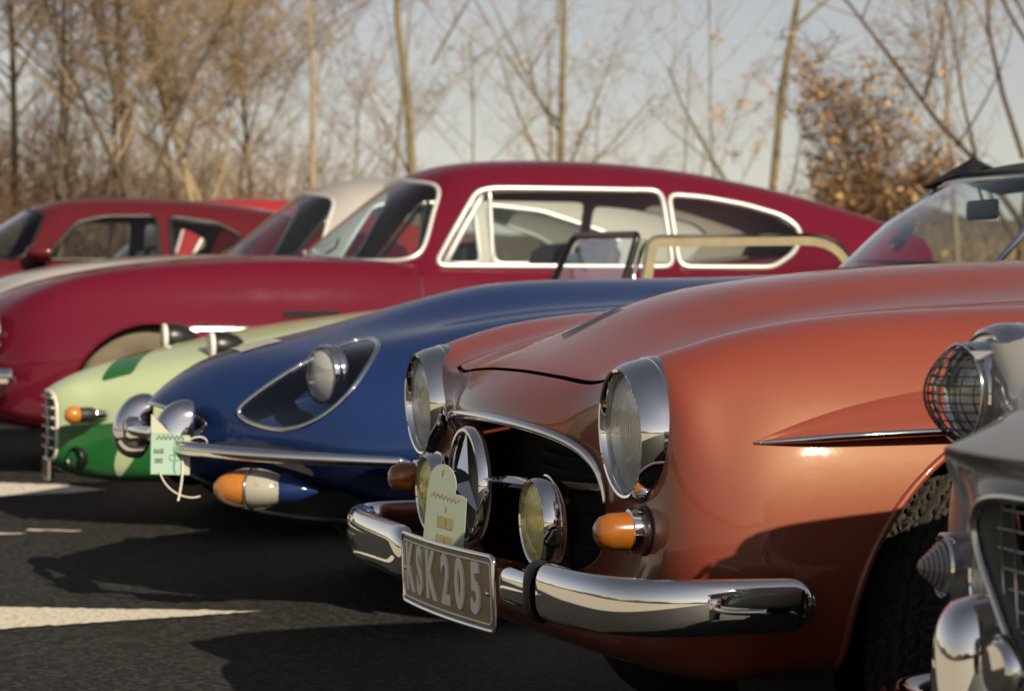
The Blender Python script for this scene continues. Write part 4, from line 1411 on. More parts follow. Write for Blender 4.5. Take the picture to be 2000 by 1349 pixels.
    for s in (-1, 1):
        for wi, w in enumerate(side_w):
            poly = rounded([(x, s * .6, Z(z)) for x, z in w], .03, 4)
            (V, F), lp = cut(bd, poly, (0, 1, 0), lambda c, s=s: c.y * s > .3 and c.z < Z(1.30))
            e = mesh_obj('side_window', V, F, glass_m, root)
            MB().tube([p + Vector((0, s * .006, 0)) for p in thin(lp, .02)], .0125, 8, True).build('window_trim', trim, e)
            if wi == 0 and quarter:
                def on(x, z):
                    h = BVHTree.FromPolygons([tuple(v) for v in V], F).ray_cast(Vector((x, s * 2, z)), Vector((0, -s, 0)))
                    return (h[0] if h[0] else Vector((x, s * .6, z))) + Vector((0, s * .006, 0))
                tree = BVHTree.FromPolygons([tuple(v) for v in V], F)
                def on(x, z):
                    h = tree.ray_cast(Vector((x, s * 2, z)), Vector((0, -s, 0)))
                    return (h[0] if h[0] else Vector((x, s * .58, z))) + Vector((0, s * .004, 0))
                MB().tube([on(2.345, Z(z)) if False else on(2.345 + .03 * (z - .9) / .34, Z(z)) for z in np.linspace(.90, 1.245, 8)], .010, 8).build('quarter_light_bar', trim, e)
                MB().tube([on(2.12 + .235 * (z - .9) / .34, Z(z)) for z in np.linspace(.905, 1.215, 8)], .014, 8).build('quarter_light_frame', trim, e)
    poly = rounded([(1.5, -.655, Z(.915)), (1.5, .655, Z(.915)), (1.5, .475, Z(1.235)), (1.5, .42, Z(1.272)), (1.5, 0, Z(1.312)), (1.5, -.42, Z(1.272)), (1.5, -.475, Z(1.235))], .05, 4)
    (V, F), lp = cut(bd, poly, (1, 0, 0), lambda c: c.x < 2.28)
    e = mesh_obj('windscreen', V, F, screen, root)
    MB().tube([p + Vector((-.004, 0, .002)) for p in thin(lp, .02)], .011, 8, True).build('screen_trim', trim, e)
    (V, F), lp = cut(bd, rounded([(3.55, -.40, 1), (4.15, -.36, 1), (4.15, .36, 1), (3.55, .40, 1)], .08, 4), (0, 0, 1), lambda c: c.z > Z(1.1) and c.x > 3.3)
    mesh_obj('rear_window', V, F, glass_m, root)
    roof = bm_obj('roof', bd, col, root)
    if full:
        b3 = bd.copy()
        b3.normal_update()
        mid = Vector((3.0, 0, 1.0))
        for v in b3.verts:
            n_ = v.normal if v.normal.dot(mid - v.co) > 0 else -v.normal
            v.co += n_ * .014
        bm_obj('headlining', b3, 'headlining', root)
        b3.free()
    bd.free()
    # inside: seats, wheel, floor
    mb = MB()
    mb.add([(1.9, -.66, .45), (4.0, -.66, .45), (4.0, .66, .45), (1.9, .66, .45)], [(0, 1, 2, 3)])
    mb.add([(1.80, -.66, .45), (1.80, .66, .45), (1.95, .64, .89), (1.95, -.64, .89)], [(0, 1, 2, 3)])
    mb.build('cabin_floor', 'interior', root)
    MB().add([(1.62, -.55, .90), (1.62, .55, .90), (1.98, .62, .915), (1.98, -.62, .915)], [(0, 1, 2, 3)]).build('dashboard', 'black_trim', root)
    if seats:
        for s in (-1, 1):
            seat = bpy.data.objects.new('seat', None)
            seat.location = (2.85, s * .32, .5)
            link(seat, root)
            o = MB().box((-.25, 0, .08), (.5, .48, .18)).build('cushion', 'seat_leather', seat, False)
            o.modifiers.new('round', 'BEVEL').width = .06
            M_ = Matrix.Translation((.06, 0, .28)) @ Matrix.Rotation(R(15), 4, 'Y')
            o = MB().box((0, 0, 0), (.12, .48, .50), M_).build('backrest', 'seat_leather', seat, False)
            o.modifiers.new('round', 'BEVEL').width = .05
    MB().tube([(2.28 + .07 * math.sin(a), .34 + .185 * math.cos(a), .90 + .17 * math.sin(a)) for a in np.linspace(0, 2 * math.pi, 33)[:-1]], .012, 8, True).build('steering_wheel', 'black_trim', root)
    MB().tube([(1.66, -.34, .955), (1.75, -.14, .985), (1.81, .06, 1.03)], .006, 6).build('wiper', 'black_trim', root)
    MB().tube([(1.66, .12, .965), (1.74, .30, .985), (1.82, .44, 1.01)], .006, 6).build('wiper', 'black_trim', root)
    for s in (-1, 1):
        headlamp(root, (.115, s * .545, .60), .078, [(.078, .004), (.081, -.008), (.088, -.008), (.093, .01), (.094, .06)], name='headlight')
        o = MB().box((4.645, s * .55, .70), (.02, .18, .09)).build('tail_lamp', 'saloon_red', root, False)
        P = bs1([(-.03, 0, .42), (-.03, -s * -.25, .42), (0, s * .5, .42), (.08, s * .68, .42), (.22, s * .76, .42)], 24)
        V2, F2 = sweep([tuple(p) for p in P], [(.02, .03), (-.01, .035), (-.01, -.035), (.02, -.03)])
        mesh_obj('bumper', V2, F2, 'chrome', root)
    return root, bvh

AST, ab = coupe((-2.53, 11.14, .14), 'crimson fastback coupe with bright side window frames', 'crimson', tyre='hub_dull')
# details that only this coupe shows: side vent, bonnet jets, dark tail lip
for s in (-1, 1):
    V2 = []
    for x in np.linspace(1.37, 1.62, 8):
        for z in (.667, .694):
            V2.append((x, side_y(ab, x, z, s) + s * .003, z))
    mesh_obj('side_vent', V2, grid_faces(8, 2), 'black_void', AST)
for s in (-1, 1):
    for xa in (2.0, 3.22):
        P = [(xa + .05 * (.86 - z), side_y(ab, xa + .05 * (.86 - z), z, s) + s * .0005, z) for z in np.linspace(.86, .28, 16)]
        MB().tube(P, .0028, 6).build('door_seam', 'black_trim', AST)
    P = [(x, side_y(ab, x, .80, s) + s * .022, .80) for x in np.linspace(3.0, 3.15, 6)]
    MB().tube(P, .008, 8).build('door_handle', 'chrome', AST)
P = [(4.36, -.60, 1.02), (4.50, -.45, 1.095), (4.58, -.2, 1.125), (4.60, 0, 1.13), (4.58, .2, 1.125), (4.50, .45, 1.095), (4.36, .60, 1.02)]
V2, F2 = sweep(bs1(P, 30), [(.06, .012), (.0, .018), (-.03, -.02), (.05, -.018)])
mesh_obj('tail_spoiler', V2, F2, 'black_trim', AST)
for y in (-.35, -.15):
    rev_obj('washer_jet', [(0, -.01), (.008, -.008), (.011, .004), (.011, .012)], (1.60, y, .962), 'chrome', AST, pitch=R(60), n=12)

SV, _ = coupe((-3.20, 13.80, .20), 'silver coupe parked behind the crimson fastback', 'silver', zs=1.0, full=False, quarter=False,
              windows=[[(2.12, .895), (2.36, 1.215), (2.50, 1.24), (2.95, 1.24), (2.95, .895)], [(3.03, .895), (3.03, 1.232), (3.35, 1.20), (3.7, 1.09), (3.83, 1.02), (3.7, .95), (3.6, .895)]])
DR, db = coupe((-5.25, 16.05, .245), 'dark red coupe with black door mirror at the far left', 'dark_red', zs=.87, full=False, quarter=False, trim='black_trim',
               windows=[[(2.14, .915), (2.36, 1.20), (2.56, 1.245), (2.88, 1.25), (2.88, .915)], [(2.965, .915), (2.965, 1.248), (3.28, 1.20), (3.44, 1.10), (3.40, 1.03), (3.22, .915)]])
m_ = bpy.data.objects.new('door_mirror', None)
m_.location = (2.10, -.80, .955)
link(m_, DR)
g = surf([[(x, y * w, z * h) for y, z in [(math.cos(a), math.sin(a)) for a in np.linspace(0, 2 * math.pi, 17)]] for x, w, h in ((-.10, .01, .01), (-.09, .07, .035), (-.04, .11, .06), (.03, .12, .07), (.05, .115, .066))], 4, 2, mirror=False)
mesh_obj('shell', g.reshape(-1, 3), grid_faces(g.shape[0], g.shape[1]), 'dark_red', m_)
MB().tube([(.0, .03, -.02), (.02, .09, -.05), (.02, .13, -.07)], .03, 10).build('arm', 'black_trim', m_)
rev_obj('glass', [(0, .0), (.10, .0)], (.052, 0, 0), 'chrome', m_, n=20)
RS, _ = coupe((-4.75, 19.3, .26), 'bright red saloon glimpsed through the dark red coupe windows', 'saloon_red', zs=1.12, full=False, quarter=False,
              windows=[[(2.12, .895), (2.33, 1.20), (2.45, 1.235), (2.78, 1.235), (2.78, .895)], [(2.90, .895), (2.90, 1.235), (3.35, 1.225), (3.52, 1.12), (3.50, .895)]])
# ------------------------------------------------------------------ pale grey car at the right edge
def car_grey():
    root = empty('sports_car', (.650, 2.6685, .085),
                 label='pale grey sports car with wire mesh headlight guard, cut by the right edge', cat='car', group='classic cars parked in a row')
    root.scale = (.9, .9, .9)
    A = [(-.118, 0, .622), (-.116, .05, .622), (-.112, .10, .619), (-.106, .145, .609), (-.100, .168, .592), (-.097, .172, .570), (-.095, .165, .548), (-.094, .153, .527), (-.093, .138, .507),
         (-.093, .122, .487), (-.093, .105, .466), (-.093, .086, .445), (-.093, .065, .426), (-.093, .043, .412), (-.094, .02, .404), (-.095, 0, .402)]
    A0 = [(x + .05, y * .95, .53 + (z - .53) * .96) for x, y, z in A]
    A1 = [(x - .004, y * 1.03, .53 + (z - .53) * 1.03) for x, y, z in A]
    L0 = [(-.105, 0, .648), (-.103, .07, .648), (-.098, .135, .649), (-.090, .195, .648), (-.078, .235, .640), (-.070, .245, .620), (-.068, .236, .596), (-.067, .220, .572), (-.067, .200, .550),
          (-.067, .178, .527), (-.068, .154, .503), (-.068, .128, .474), (-.070, .10, .442), (-.072, .07, .412), (-.074, .035, .392), (-.076, 0, .386)]
    B = [(-.138, 0, .668), (-.135, .07, .668), (-.128, .14, .669), (-.116, .21, .670), (-.098, .268, .670), (-.084, .290, .655), (-.080, .282, .630), (-.078, .263, .603), (-.077, .238, .578),
         (-.076, .213, .552), (-.076, .186, .525), (-.076, .157, .493), (-.077, .123, .457), (-.078, .088, .418), (-.079, .045, .380), (-.080, 0, .368)]
    B1 = [(x + .004, y * 1.015, z + .004 if z > .5 else z) for x, y, z in B]
    C = [(-.10, 0, .692), (-.097, .075, .692), (-.088, .15, .693), (-.072, .222, .693), (-.045, .288, .686), (.0, .320, .662), (.03, .322, .630), (.048, .314, .600), (.054, .302, .562),
         (.054, .290, .522), (.05, .278, .480), (.04, .255, .430), (.02, .20, .39), (0, .14, .36), (-.02, .07, .345), (-.03, 0, .34)]
    C2 = [(-.045, 0, .718), (-.042, .085, .718), (-.034, .168, .718), (-.012, .255, .716), (.035, .340, .706), (.080, .425, .706), (.104, .470, .676), (.122, .485, .632), (.116, .475, .585),
          (.102, .462, .537), (.086, .446, .483), (.072, .420, .42), (.055, .35, .36), (.035, .26, .325), (.01, .12, .315), (0, 0, .315)]
    D = [(.03, 0, .745), (.034, .10, .745), (.042, .20, .744), (.062, .31, .738), (.098, .42, .735), (.128, .53, .786), (.134, .615, .822), (.134, .69, .794), (.136, .722, .713),
         (.130, .715, .62), (.108, .70, .54), (.090, .685, .45), (.078, .62, .36), (.062, .46, .30), (.042, .2, .285), (.035, 0, .285)]
    net = [A0, A, A1, L0, B, B1, C, C2, D]
    YS = (0, .12, .23, .33, .43, .53, .62, .70)
    def S(x, W, top, **k):
        net.append(station(x, W, top, ys=YS, **k))
    S(.19, .765, (.772, .771, .768, .76, .765, .806, .838, .808), sz=(.72, .62, .52), low=(.42, .32, .27))
    S(.27, .785, (.790, .789, .785, .778, .780, .81, .838, .812), sz=(.73, .63, .52), low=(.42, .32, .26))
    S(.42, .80, (.815, .814, .81, .803, .803, .825, .848, .82))
    S(.65, .81, (.845, .844, .84, .833, .828, .84, .855, .825))
    S(1.0, .815, (.875, .874, .87, .86, .85, .85, .858, .828))
    S(1.5, .815, (.90, .90, .895, .885, .872, .862, .855, .825))
    S(2.0, .81, (.90, .90, .897, .89, .88, .865, .85, .82))
    S(2.8, .81, (.88, .88, .878, .872, .865, .855, .84, .81))
    S(3.5, .78, (.82, .82, .817, .81, .80, .79, .77, .74), sz=(.66, .57, .49))
    S(4.0, .66, (.60, .60, .598, .595, .59, .585, .58, .57), sz=(.52, .48, .45), low=(.42, .38, .35))
    G = surf(net, 8, 8)
    bm = to_bm(G)
    for s in (-1, 1):
        for cx in (.78, 3.05):
            _, lp = cut(bm, arch_outline(cx, .31, .335, s * .8), (0, 1, 0), lambda c, s=s, cx=cx: c.y * s > .45 and abs(c.x - cx) < .6 and c.z < .70)
            V2 = [(cx + .34 * math.cos(a), s * yy, .31 + .34 * math.sin(a)) for yy in (.74, .36) for a in np.linspace(R(-25), R(205), 30)]
            mesh_obj('wheel_well', V2, [(i, i + 1, 31 + i, 30 + i) for i in range(29)] + [tuple(range(30, 60))], 'black_void', root)
            wheel(root, (cx, s * .64, .225), .315, .16, 'wire_rim', .2, s)
    cut(bm, rounded([(1.75, .56, 1), (2.8, .56, 1), (2.8, -.56, 1), (1.75, -.56, 1)], .12, 5), (0, 0, 1), lambda c: c.z > .6 and 1.5 < c.x < 3.0)
    bm_obj('body', bm, 'pale_grey', root)
    bm.free()
    lp = [Vector(p) + Vector((-.004, 0, 0)) for p in G[8 + 2]]
    MB().tube(lp, .0065, 8, True).build('grille_frame', 'dull_chrome', root)
    mb = MB()
    for y in np.linspace(-.13, .13, 9):
        mb.tube([(-.075, y, .40), (-.082, y, .52), (-.086, y, .63)], .0016, 5)
    for z in np.linspace(.43, .60, 8):
        mb.tube([(-.070, -.17, z), (-.088, 0, z), (-.070, .17, z)], .0016, 5)
    tag(mb.build('grille_mesh', 'dull_chrome', root), kind='stuff')
    mesh_obj('grille_depth', [(-.02, -.19, .38), (-.02, .19, .38), (-.02, .19, .66), (-.02, -.19, .66)], [(0, 1, 2, 3)], 'black_void', root)
    for s in (-1, 1):
        e = headlamp(root, (.135, s * .612, .726), .066, [(.066, .006), (.0665, -.016), (.070, -.020), (.0745, -.016), (.0755, .004), (.078, .008), (.0765, .012), (.080, .013), (.088, .010), (.095, .016), (.101, .034), (.103, .060), (.098, .068)], dome=.018, depth=.055)
        r, b = .071, .050
        def dome(u, v):
            q = min(1.0, u * u + v * v)
            return (-.030 - b * (1 - q), r * u, r * v)
        mb = MB()
        for k in range(-5, 6):
            c = k / 5.6
            h = math.sqrt(1 - c * c)
            P1 = [dome(c, t * h) for t in np.linspace(-1, 1, 15)]
            mb.tube(P1, .0013, 5)
            mb.tube([dome(t * h, c) for t in np.linspace(-1, 1, 15)], .0013, 5)
        g = tag(mb.build('mesh_guard', 'black_trim', e), kind='stuff')
        MB().tube([(-.030, r * math.cos(a), r * math.sin(a)) for a in np.linspace(0, 2 * math.pi, 49)[:-1]], .0028, 8, True).build('guard_ring', 'dull_chrome', e)
        for a in (R(10), R(130), R(250)):
            MB().box((-.012, r * 1.03 * math.cos(a), r * 1.03 * math.sin(a)), (.042, .012, .012)).build('guard_clip', 'chrome', e, False)
        # clear lamp with a stepped cone
        t = bpy.data.objects.new('turn_signal', None)
        t.matrix_local = place((.078, s * .590, .480), yaw=s * R(-8))
        link(t, root)
        pr = [(0, -.048), (.005, -.045)]
        for k in range(7):
            a = .007 + .0050 * k
            pr += [(a, -.044 + .0058 * k), (a + .0042, -.042 + .0058 * k)]
        pr += [(.042, -.001)]
        o = rev_obj('lens', pr, (0, 0, 0), 'grey_lens', t, n=36)
        sharp(o, 20)
        rev_obj('ring', [(.042, -.004), (.045, -.012), (.049, -.008), (.050, .014), (.049, .03)], (0, 0, 0), 'chrome', t, n=36)
        headlamp(root, (.045, s * .395, .482), .064, [(.064, .006), (.066, -.008), (.070, -.010), (.0725, .0), (.073, .02), (.06, .06)], name='fog_lamp', dome=.012, depth=.045, yaw=s * R(-8))
        # tall bumper horn
        N1 = []
        for zz, hw, xf, xb in ((.05, .060, -.085, .03), (.25, .060, -.092, .03), (.36, .059, -.092, .03), (.43, .057, -.088, .03), (.462, .050, -.074, .03), (.476, .034, -.050, .03), (.480, .008, -.02, .02)):
            N1.append([(xb, -hw, zz), (xf * .3, -hw, zz), (xf * .85, -hw * .72, zz), (xf, 0, zz), (xf * .85, hw * .72, zz), (xf * .3, hw, zz), (xb, hw, zz)])
        g = surf(N1, 5, 5, mirror=False) + np.array([-.02, s * .265, 0])
        o = mesh_obj('bumper_horn', g.reshape(-1, 3), grid_faces(g.shape[0], g.shape[1]), 'chrome', root)
        P = bs1([(-.04, s * .36, .27), (-.03, s * .5, .27), (0, s * .64, .27), (.06, s * .74, .27), (.16, s * .79, .27)], 30)
        V2, F2 = sweep(P, [(-s * q * .02, w * .03) for q, w in [(math.cos(a), math.sin(a)) for a in np.linspace(0, 2 * math.pi, 17)[:-1]]])
        mesh_obj('bumper', V2, F2, 'chrome', root)
    rev_obj('badge', [(0, -.012), (.03, -.010), (.036, -.004), (.040, -.006), (.043, .0), (.043, .01)], (-.125, .055, .415), 'chrome', root, n=28)
    yy = np.linspace(-.58, .58, 13)
    b0 = [Vector((1.62 + .15 * (y / .58) ** 2, y, .895)) for y in yy]
    h0 = [Vector((1.85 + .12 * (y / .58) ** 2, y * .94, 1.20)) for y in yy]
    mesh_obj('windscreen', b0 + h0, grid_faces(2, 13), 'screen_glass', root)
    MB().tube(b0 + h0[::-1], .010, 8, True).build('windscreen_frame', 'chrome', root)
    mesh_obj('cabin_lining', [(1.6, -.6, .4), (2.9, -.6, .4), (2.9, .6, .4), (1.6, .6, .4)], [(0, 1, 2, 3)], 'interior', root)
    return root
GY = car_grey()
# ------------------------------------------------------------------ event cards hung on the cars
def card(name, label, outline, depth, tilt, mats, blocks, thick=.0016):
    """stiff card > print; outline in card metres (right, up) about a point of the place"""
    c = outline['at']
    root = empty(name, c, tilt[2], label, 'event card')
    root.rotation_euler = tilt
    P = outline['pts']
    n = len(P)
    V = [(x, -thick, z) for x, z in P] + [(x, 0, z) for x, z in P]
    F = [tuple(range(n)), tuple(reversed(range(n, 2 * n)))] + [(i, n + i, n + (i + 1) % n, (i + 1) % n) for i in range(n)]
    mesh_obj('card_sheet', V, F, mats, root, False)
    for k, (nm, pts, m) in enumerate(blocks):
        W = [(x, -thick - .0006 - .0001 * k, z) for x, z in pts]
        mesh_obj(nm, W, [tuple(range(len(W)))], m, root, False)
    return root

def rect(x, z, w, h):
    return [(x - w / 2, z - h / 2), (x + w / 2, z - h / 2), (x + w / 2, z + h / 2), (x - w / 2, z + h / 2)]

def lettering(root, s, size, x, z, mat, out=-.0026, sx=1.0):
    V, F = text_mesh(s, size, size * .03, sx)
    mesh_obj('lettering', [(x + a, out, z + b) for a, b, _ in V], F, mat, root, False)

# card tucked behind the orange car's number plate
arc = [(.026 * math.cos(a) - .010, .068 + .036 * math.sin(a)) for a in np.linspace(R(-20), R(170), 12)]
pts = [(x * 1.28, z) for x, z in [(-.040, -.075), (.040, -.075), (.037, .052), (.026, .056)] + arc + [(-.038, .05)]]
c1 = card('event_card', 'pale green rally card tucked behind the number plate of the orange-red car',
          {'at': (-0.1190, 4.4450, 0.4655), 'pts': pts}, 0, (R(2), R(8), R(-42)), 'card_yellowgreen',
          [('print_block', rect(.002 + .0205 * i, .0 - .033 * j, .019, .020), 'print_olive') for i in (-.5, .5) for j in (0, 1)] +
          [('check_strip', rect(-.034 + .0052 * k, .046 + .0035 * (k % 2), .0026, .006), 'print_rose') for k in range(14)])
lettering(c1, '1', .016, -.012, .088, 'print_olive')
lettering(c1, '1', .014, .002, .024, 'print_olive')

# folded card on a cord at the blue car's nose
pts = [(-.0515, -.056), (.051, -.060), (.0525, -.054), (.052, .046), (-.050, .052)]
c2 = card('event_card', 'mint green rally card with checked strip hung on white cord at the blue nose',
          {'at': (-0.9161, 6.6600, 0.4606), 'pts': pts}, 0, (R(-4), 0, R(6)), 'card_green',
          [('check_square', rect(-.034 + .0058 * k, .038 + (.0056 if k % 2 else 0), .0056, .0052), 'print_dark') for k in range(13)])
flap = [(-.0505, .0525), (.004, .050), (-.014, .068), (-.034, .088), (-.0495, .104)]
V = [(x, -.004 - .10 * (z - .05), z) for x, z in flap]
o = mesh_obj('folded_flap', V, [tuple(range(5))], 'card_cream', c2, False)
o.modifiers.new('thickness', 'SOLIDIFY').thickness = .0015
o = mesh_obj('folded_edge', [(.034, -.002, -.058), (.052, -.008, -.0595), (.0535, -.008, .044), (.033, -.002, .046)], [(0, 1, 2, 3)], 'card_cream', c2, False)
o.modifiers.new('thickness', 'SOLIDIFY').thickness = .0015
lettering(c2, 'RAGE', .017, -.030, .004, 'print_dark', sx=.62)
lettering(c2, '2003', .017, -.030, -.021, 'print_dark', sx=.66)
for dx in (-.007, .007):
    MB().tube([(.013 + dx + .008 * math.cos(a), -.0024, -.013 + .008 * math.sin(a)) for a in np.linspace(0, 6.283, 21)[:-1]], .0011, 5, True).build('ring_motif', 'print_teal', c2)
MB().tube([(.017, -.0024, .034), (.010, -.0024, .014), (.012, -.0024, -.006)], .0018, 5).build('ribbon_motif', 'print_teal', c2)
MB().tube([(.012, -.0024, -.022), (.010, -.0024, -.04), (.014, -.0024, -.056)], .0018, 5).build('ribbon_motif', 'print_teal', c2)
MB().tube([tuple(p) for p in bs1([(-.028, -.003, -.050), (-.018, -.006, -.075), (.0, -.008, -.098), (.03, -.006, -.116), (.062, .0, -.122), (.080, .01, -.116)], 20)], .0022, 6).build('cord', 'white_cord', c2)
MB().tube([tuple(p) for p in bs1([(.034, -.005, -.010), (.034, -.006, -.05), (.030, -.008, -.09), (.022, -.010, -.128)], 16)], .0032, 6).build('cord_end', 'white_cord', c2)
MB().tube([tuple(p) for p in bs1([(.050, .004, .035), (.078, .004, .046), (.100, .01, .036), (.098, .02, .018), (.080, .03, .012)], 16)], .0022, 6).build('cord_loop', 'white_cord', c2)
# ------------------------------------------------------------------ unseen pale ground and far treeline ring, added for chrome reflections
simple('pale_reflected', (.46, .42, .34), .85, noise=.18, nscale=3.0, bump=.4, bscale=60)
simple('ridge_wood', (.085, .062, .042), .95, noise=.5, nscale=.35)
def reflected_ground():  # pale sheet outside the view, added so the chrome reflects cream
    a, l = Vector((math.cos(HEAD), math.sin(HEAD), 0)), Vector((-math.sin(HEAD), math.cos(HEAD), 0))
    o = Vector((-.067, 4.4955, 0))
    V = []
    xs = (-42, -24, -12, -6, -4, -2.2)
    ys = np.linspace(-50, 40, 61)
    for x in xs:
        for y in ys:
            p = o + a * x + l * y
            V.append((p.x, p.y, ground_z(p.x, p.y) + .006))
    tag(mesh_obj('unseen_pale_ground', V, grid_faces(len(xs), len(ys), flip=True), 'pale_reflected'), kind='structure')
reflected_ground()
def ridge():  # wooded ring added as a horizon in the chrome, also backing the trees
    rng = random.Random(4)
    V = []
    n = 240
    for k in range(n):
        a = 2 * math.pi * k / n
        d = 150 + 20 * math.sin(3 * a + 1)
        h = 4.2 + 1.5 * math.sin(5 * a) + .9 * math.sin(13 * a + 2) + rng.uniform(-.7, .7)
        for q, z in ((0, -.6), (3, h * .7), (8, h), (40, h * .9), (60, -.6)):
            V.append(((d + q) * math.cos(a), (d + q) * math.sin(a), z))
    F = []
    for k in range(n):
        for j in range(4):
            F.append((k * 5 + j, ((k + 1) % n) * 5 + j, ((k + 1) % n) * 5 + j + 1, k * 5 + j + 1))
    tag(mesh_obj('added_treeline', V, F, 'ridge_wood'), kind='structure')
ridge()

# ------------------------------------------------------------------ trees
simple('bark_olive', (.190, .150, .075), .9, noise=.45, nscale=7, bump=.6, bscale=40)
simple('bark_tan', (.290, .225, .130), .9, noise=.4, nscale=7, bump=.6, bscale=40)
simple('bark_dark', (.095, .070, .042), .9, noise=.4, nscale=7, bump=.6, bscale=40)
simple('twig_tan', (.270, .190, .100), .9, noise=.4, nscale=2)
simple('twig_russet', (.210, .125, .070), .9, noise=.4, nscale=2)
simple('dry_leaf', (.520, .330, .140), .7, noise=.55, nscale=5)
simple('scrub', (.240, .175, .105), .9, noise=.5, nscale=1.5)

class Tree:
    def __init__(s, seed):
        s.r = random.Random(seed)
        s.big, s.small, s.tips, s.fine = MB(), MB(), [], 4
    def grow(s, p, d, L, r, depth, lift=.25, wander=.18, kids=5, spread=.75, minr=.006):
        rg = s.r
        n = 7 if depth == 0 else 5
        P, D = [p.copy()], d.normalized()
        for i in range(n):
            D = (D + Vector((rg.gauss(0, wander), rg.gauss(0, wander), rg.gauss(0, wander * .6) + lift * .15))).normalized()
            P.append(P[-1] + D * (L / n))
        rr = [max(minr * .5, r * (1 - .72 * i / n)) for i in range(n + 1)]
        (s.big if depth <= 1 else s.small).tube(P, rr, 7 if depth == 0 else 4)
        if depth >= 3 or r < minr:
            s.tips.append(P[-1])
            s.tips.append(P[n // 2])
            return
        k = kids if depth == 0 else max(3, kids - depth)
        for c in range(k):
            t = rg.uniform(.35 if depth == 0 else .2, 1.0)
            i = min(n - 1, int(t * n))
            q = P[i].lerp(P[i + 1], t * n - i)
            a = rg.uniform(0, 2 * math.pi)
            side = Vector((math.cos(a), math.sin(a), rg.uniform(-.1, .5)))
            nd = (D * (1 - spread) + side * spread).normalized()
            s.grow(q, nd, L * rg.uniform(.38, .62), rr[i] * rg.uniform(.38, .58), depth + 1, lift, wander, kids, spread, minr)
    def build(s, name, base, label, bark, twig, cat='tree', group='bare trees behind the car park', leaf=0, leaf_size=.07, lmat='dry_leaf'):
        root = empty(name, base, 0, label, cat, group)
        s.big.build('trunk', bark, root)
        rg = s.r
        for t in s.tips:
            for k in range(s.fine):
                d = Vector((rg.gauss(0, 1), rg.gauss(0, 1), rg.gauss(.5, .8))).normalized() * rg.uniform(.18, .55)
                b = t + Vector((rg.gauss(0, .06), rg.gauss(0, .06), rg.gauss(0, .06)))
                m = b + d * .55 + Vector((rg.gauss(0, .04), rg.gauss(0, .04), .02))
                w = d.orthogonal().normalized() * .0045
                x = d.cross(w).normalized() * .0045
                i = len(s.small.V)
                s.small.V += [tuple(b + w), tuple(b + x), tuple(b - w - x), tuple(m + w * .7), tuple(m + x * .7), tuple(m - (w + x) * .7), tuple(b + d)]
                s.small.F += [(i, i + 1, i + 4, i + 3), (i + 1, i + 2, i + 5, i + 4), (i + 2, i, i + 3, i + 5), (i + 3, i + 4, i + 6), (i + 4, i + 5, i + 6), (i + 5, i + 3, i + 6)]
        if s.small.V:
            tag(s.small.build('crown', twig, root, False), kind='stuff')
        if leaf:
            V, F = [], []
            rg = s.r
            for k in range(leaf):
                t = rg.choice(s.tips)
                p = t + Vector((rg.gauss(0, .06), rg.gauss(0, .06), rg.gauss(0, .06)))
                q = leaf_size * rg.uniform(.6, 1.3)
                u = Vector((rg.gauss(0, 1), rg.gauss(0, 1), rg.gauss(0, 1))).normalized() * q
                w = u.orthogonal().normalized() * q * .6
                w = Matrix.Rotation(rg.uniform(0, 6.28), 3, u) @ w
                i = len(V)
                V += [p - u, p + w, p + u, p - w]
                F += [(i, i + 1, i + 2, i + 3)]
            tag(mesh_obj('leaves', V, F, lmat, root, False), kind='stuff')
        return root

def spot(u, Y):
    """foot of a tree on the field behind the cars"""
    x = (u - 1000) / 4860.0 * Y
    return (x, Y, ground_z(x, Y))

def bare(u, Y, r, h, label, lean=(0, 0), bark='bark_olive', twig='twig_tan', seed=1, kids=9, spread=.62, lift=.5, wander=.07, fork=None, low=0, leaf=0):
    t = Tree(seed)
    t.fine = 3 if u < 720 else 2
    kids = kids if u < 720 else kids - 2
    t.grow(Vector((0, 0, -.1)), Vector((lean[0], lean[1], 1)), h, r * .82, 0, lift, wander, kids, spread)
    if fork:
        for (z, dx, L, rr) in fork:
            t.grow(Vector((lean[0] * z, lean[1] * z, z)), Vector((dx, t.r.uniform(-.2, .2), 1)), L, rr * .7, 1, lift, wander * 1.3, kids, spread)
    for k in range(low):
        a = t.r.uniform(0, 6.28)
        t.grow(Vector((.15 * math.cos(a), .15 * math.sin(a), 0)), Vector((math.cos(a) * .5, math.sin(a) * .5, 1)), t.r.uniform(1.4, 2.8), .028, 1, lift, .14, kids, spread)
    return t.build('bare_tree', spot(u, Y), label, bark, twig, leaf=leaf, leaf_size=.032)

bare(832, 31, .085, 7.5, 'slender bare tree with a knotted upright trunk above the crimson roof', (.02, 0), seed=11, kids=8, fork=[(1.7, -.45, 2.2, .03), (3.6, .5, 2.0, .03)])
bare(1082, 30, .070, 7.5, 'bare tree with a swollen pollarded bole behind the middle of the crimson roof', (.01, 0), seed=21, kids=8, fork=[(1.9, -.5, 2.0, .035), (1.95, .55, 1.9, .03), (4.0, .15, 2.5, .03), (1.8, -.2, 2.2, .03), (1.85, .9, 1.8, .025)])
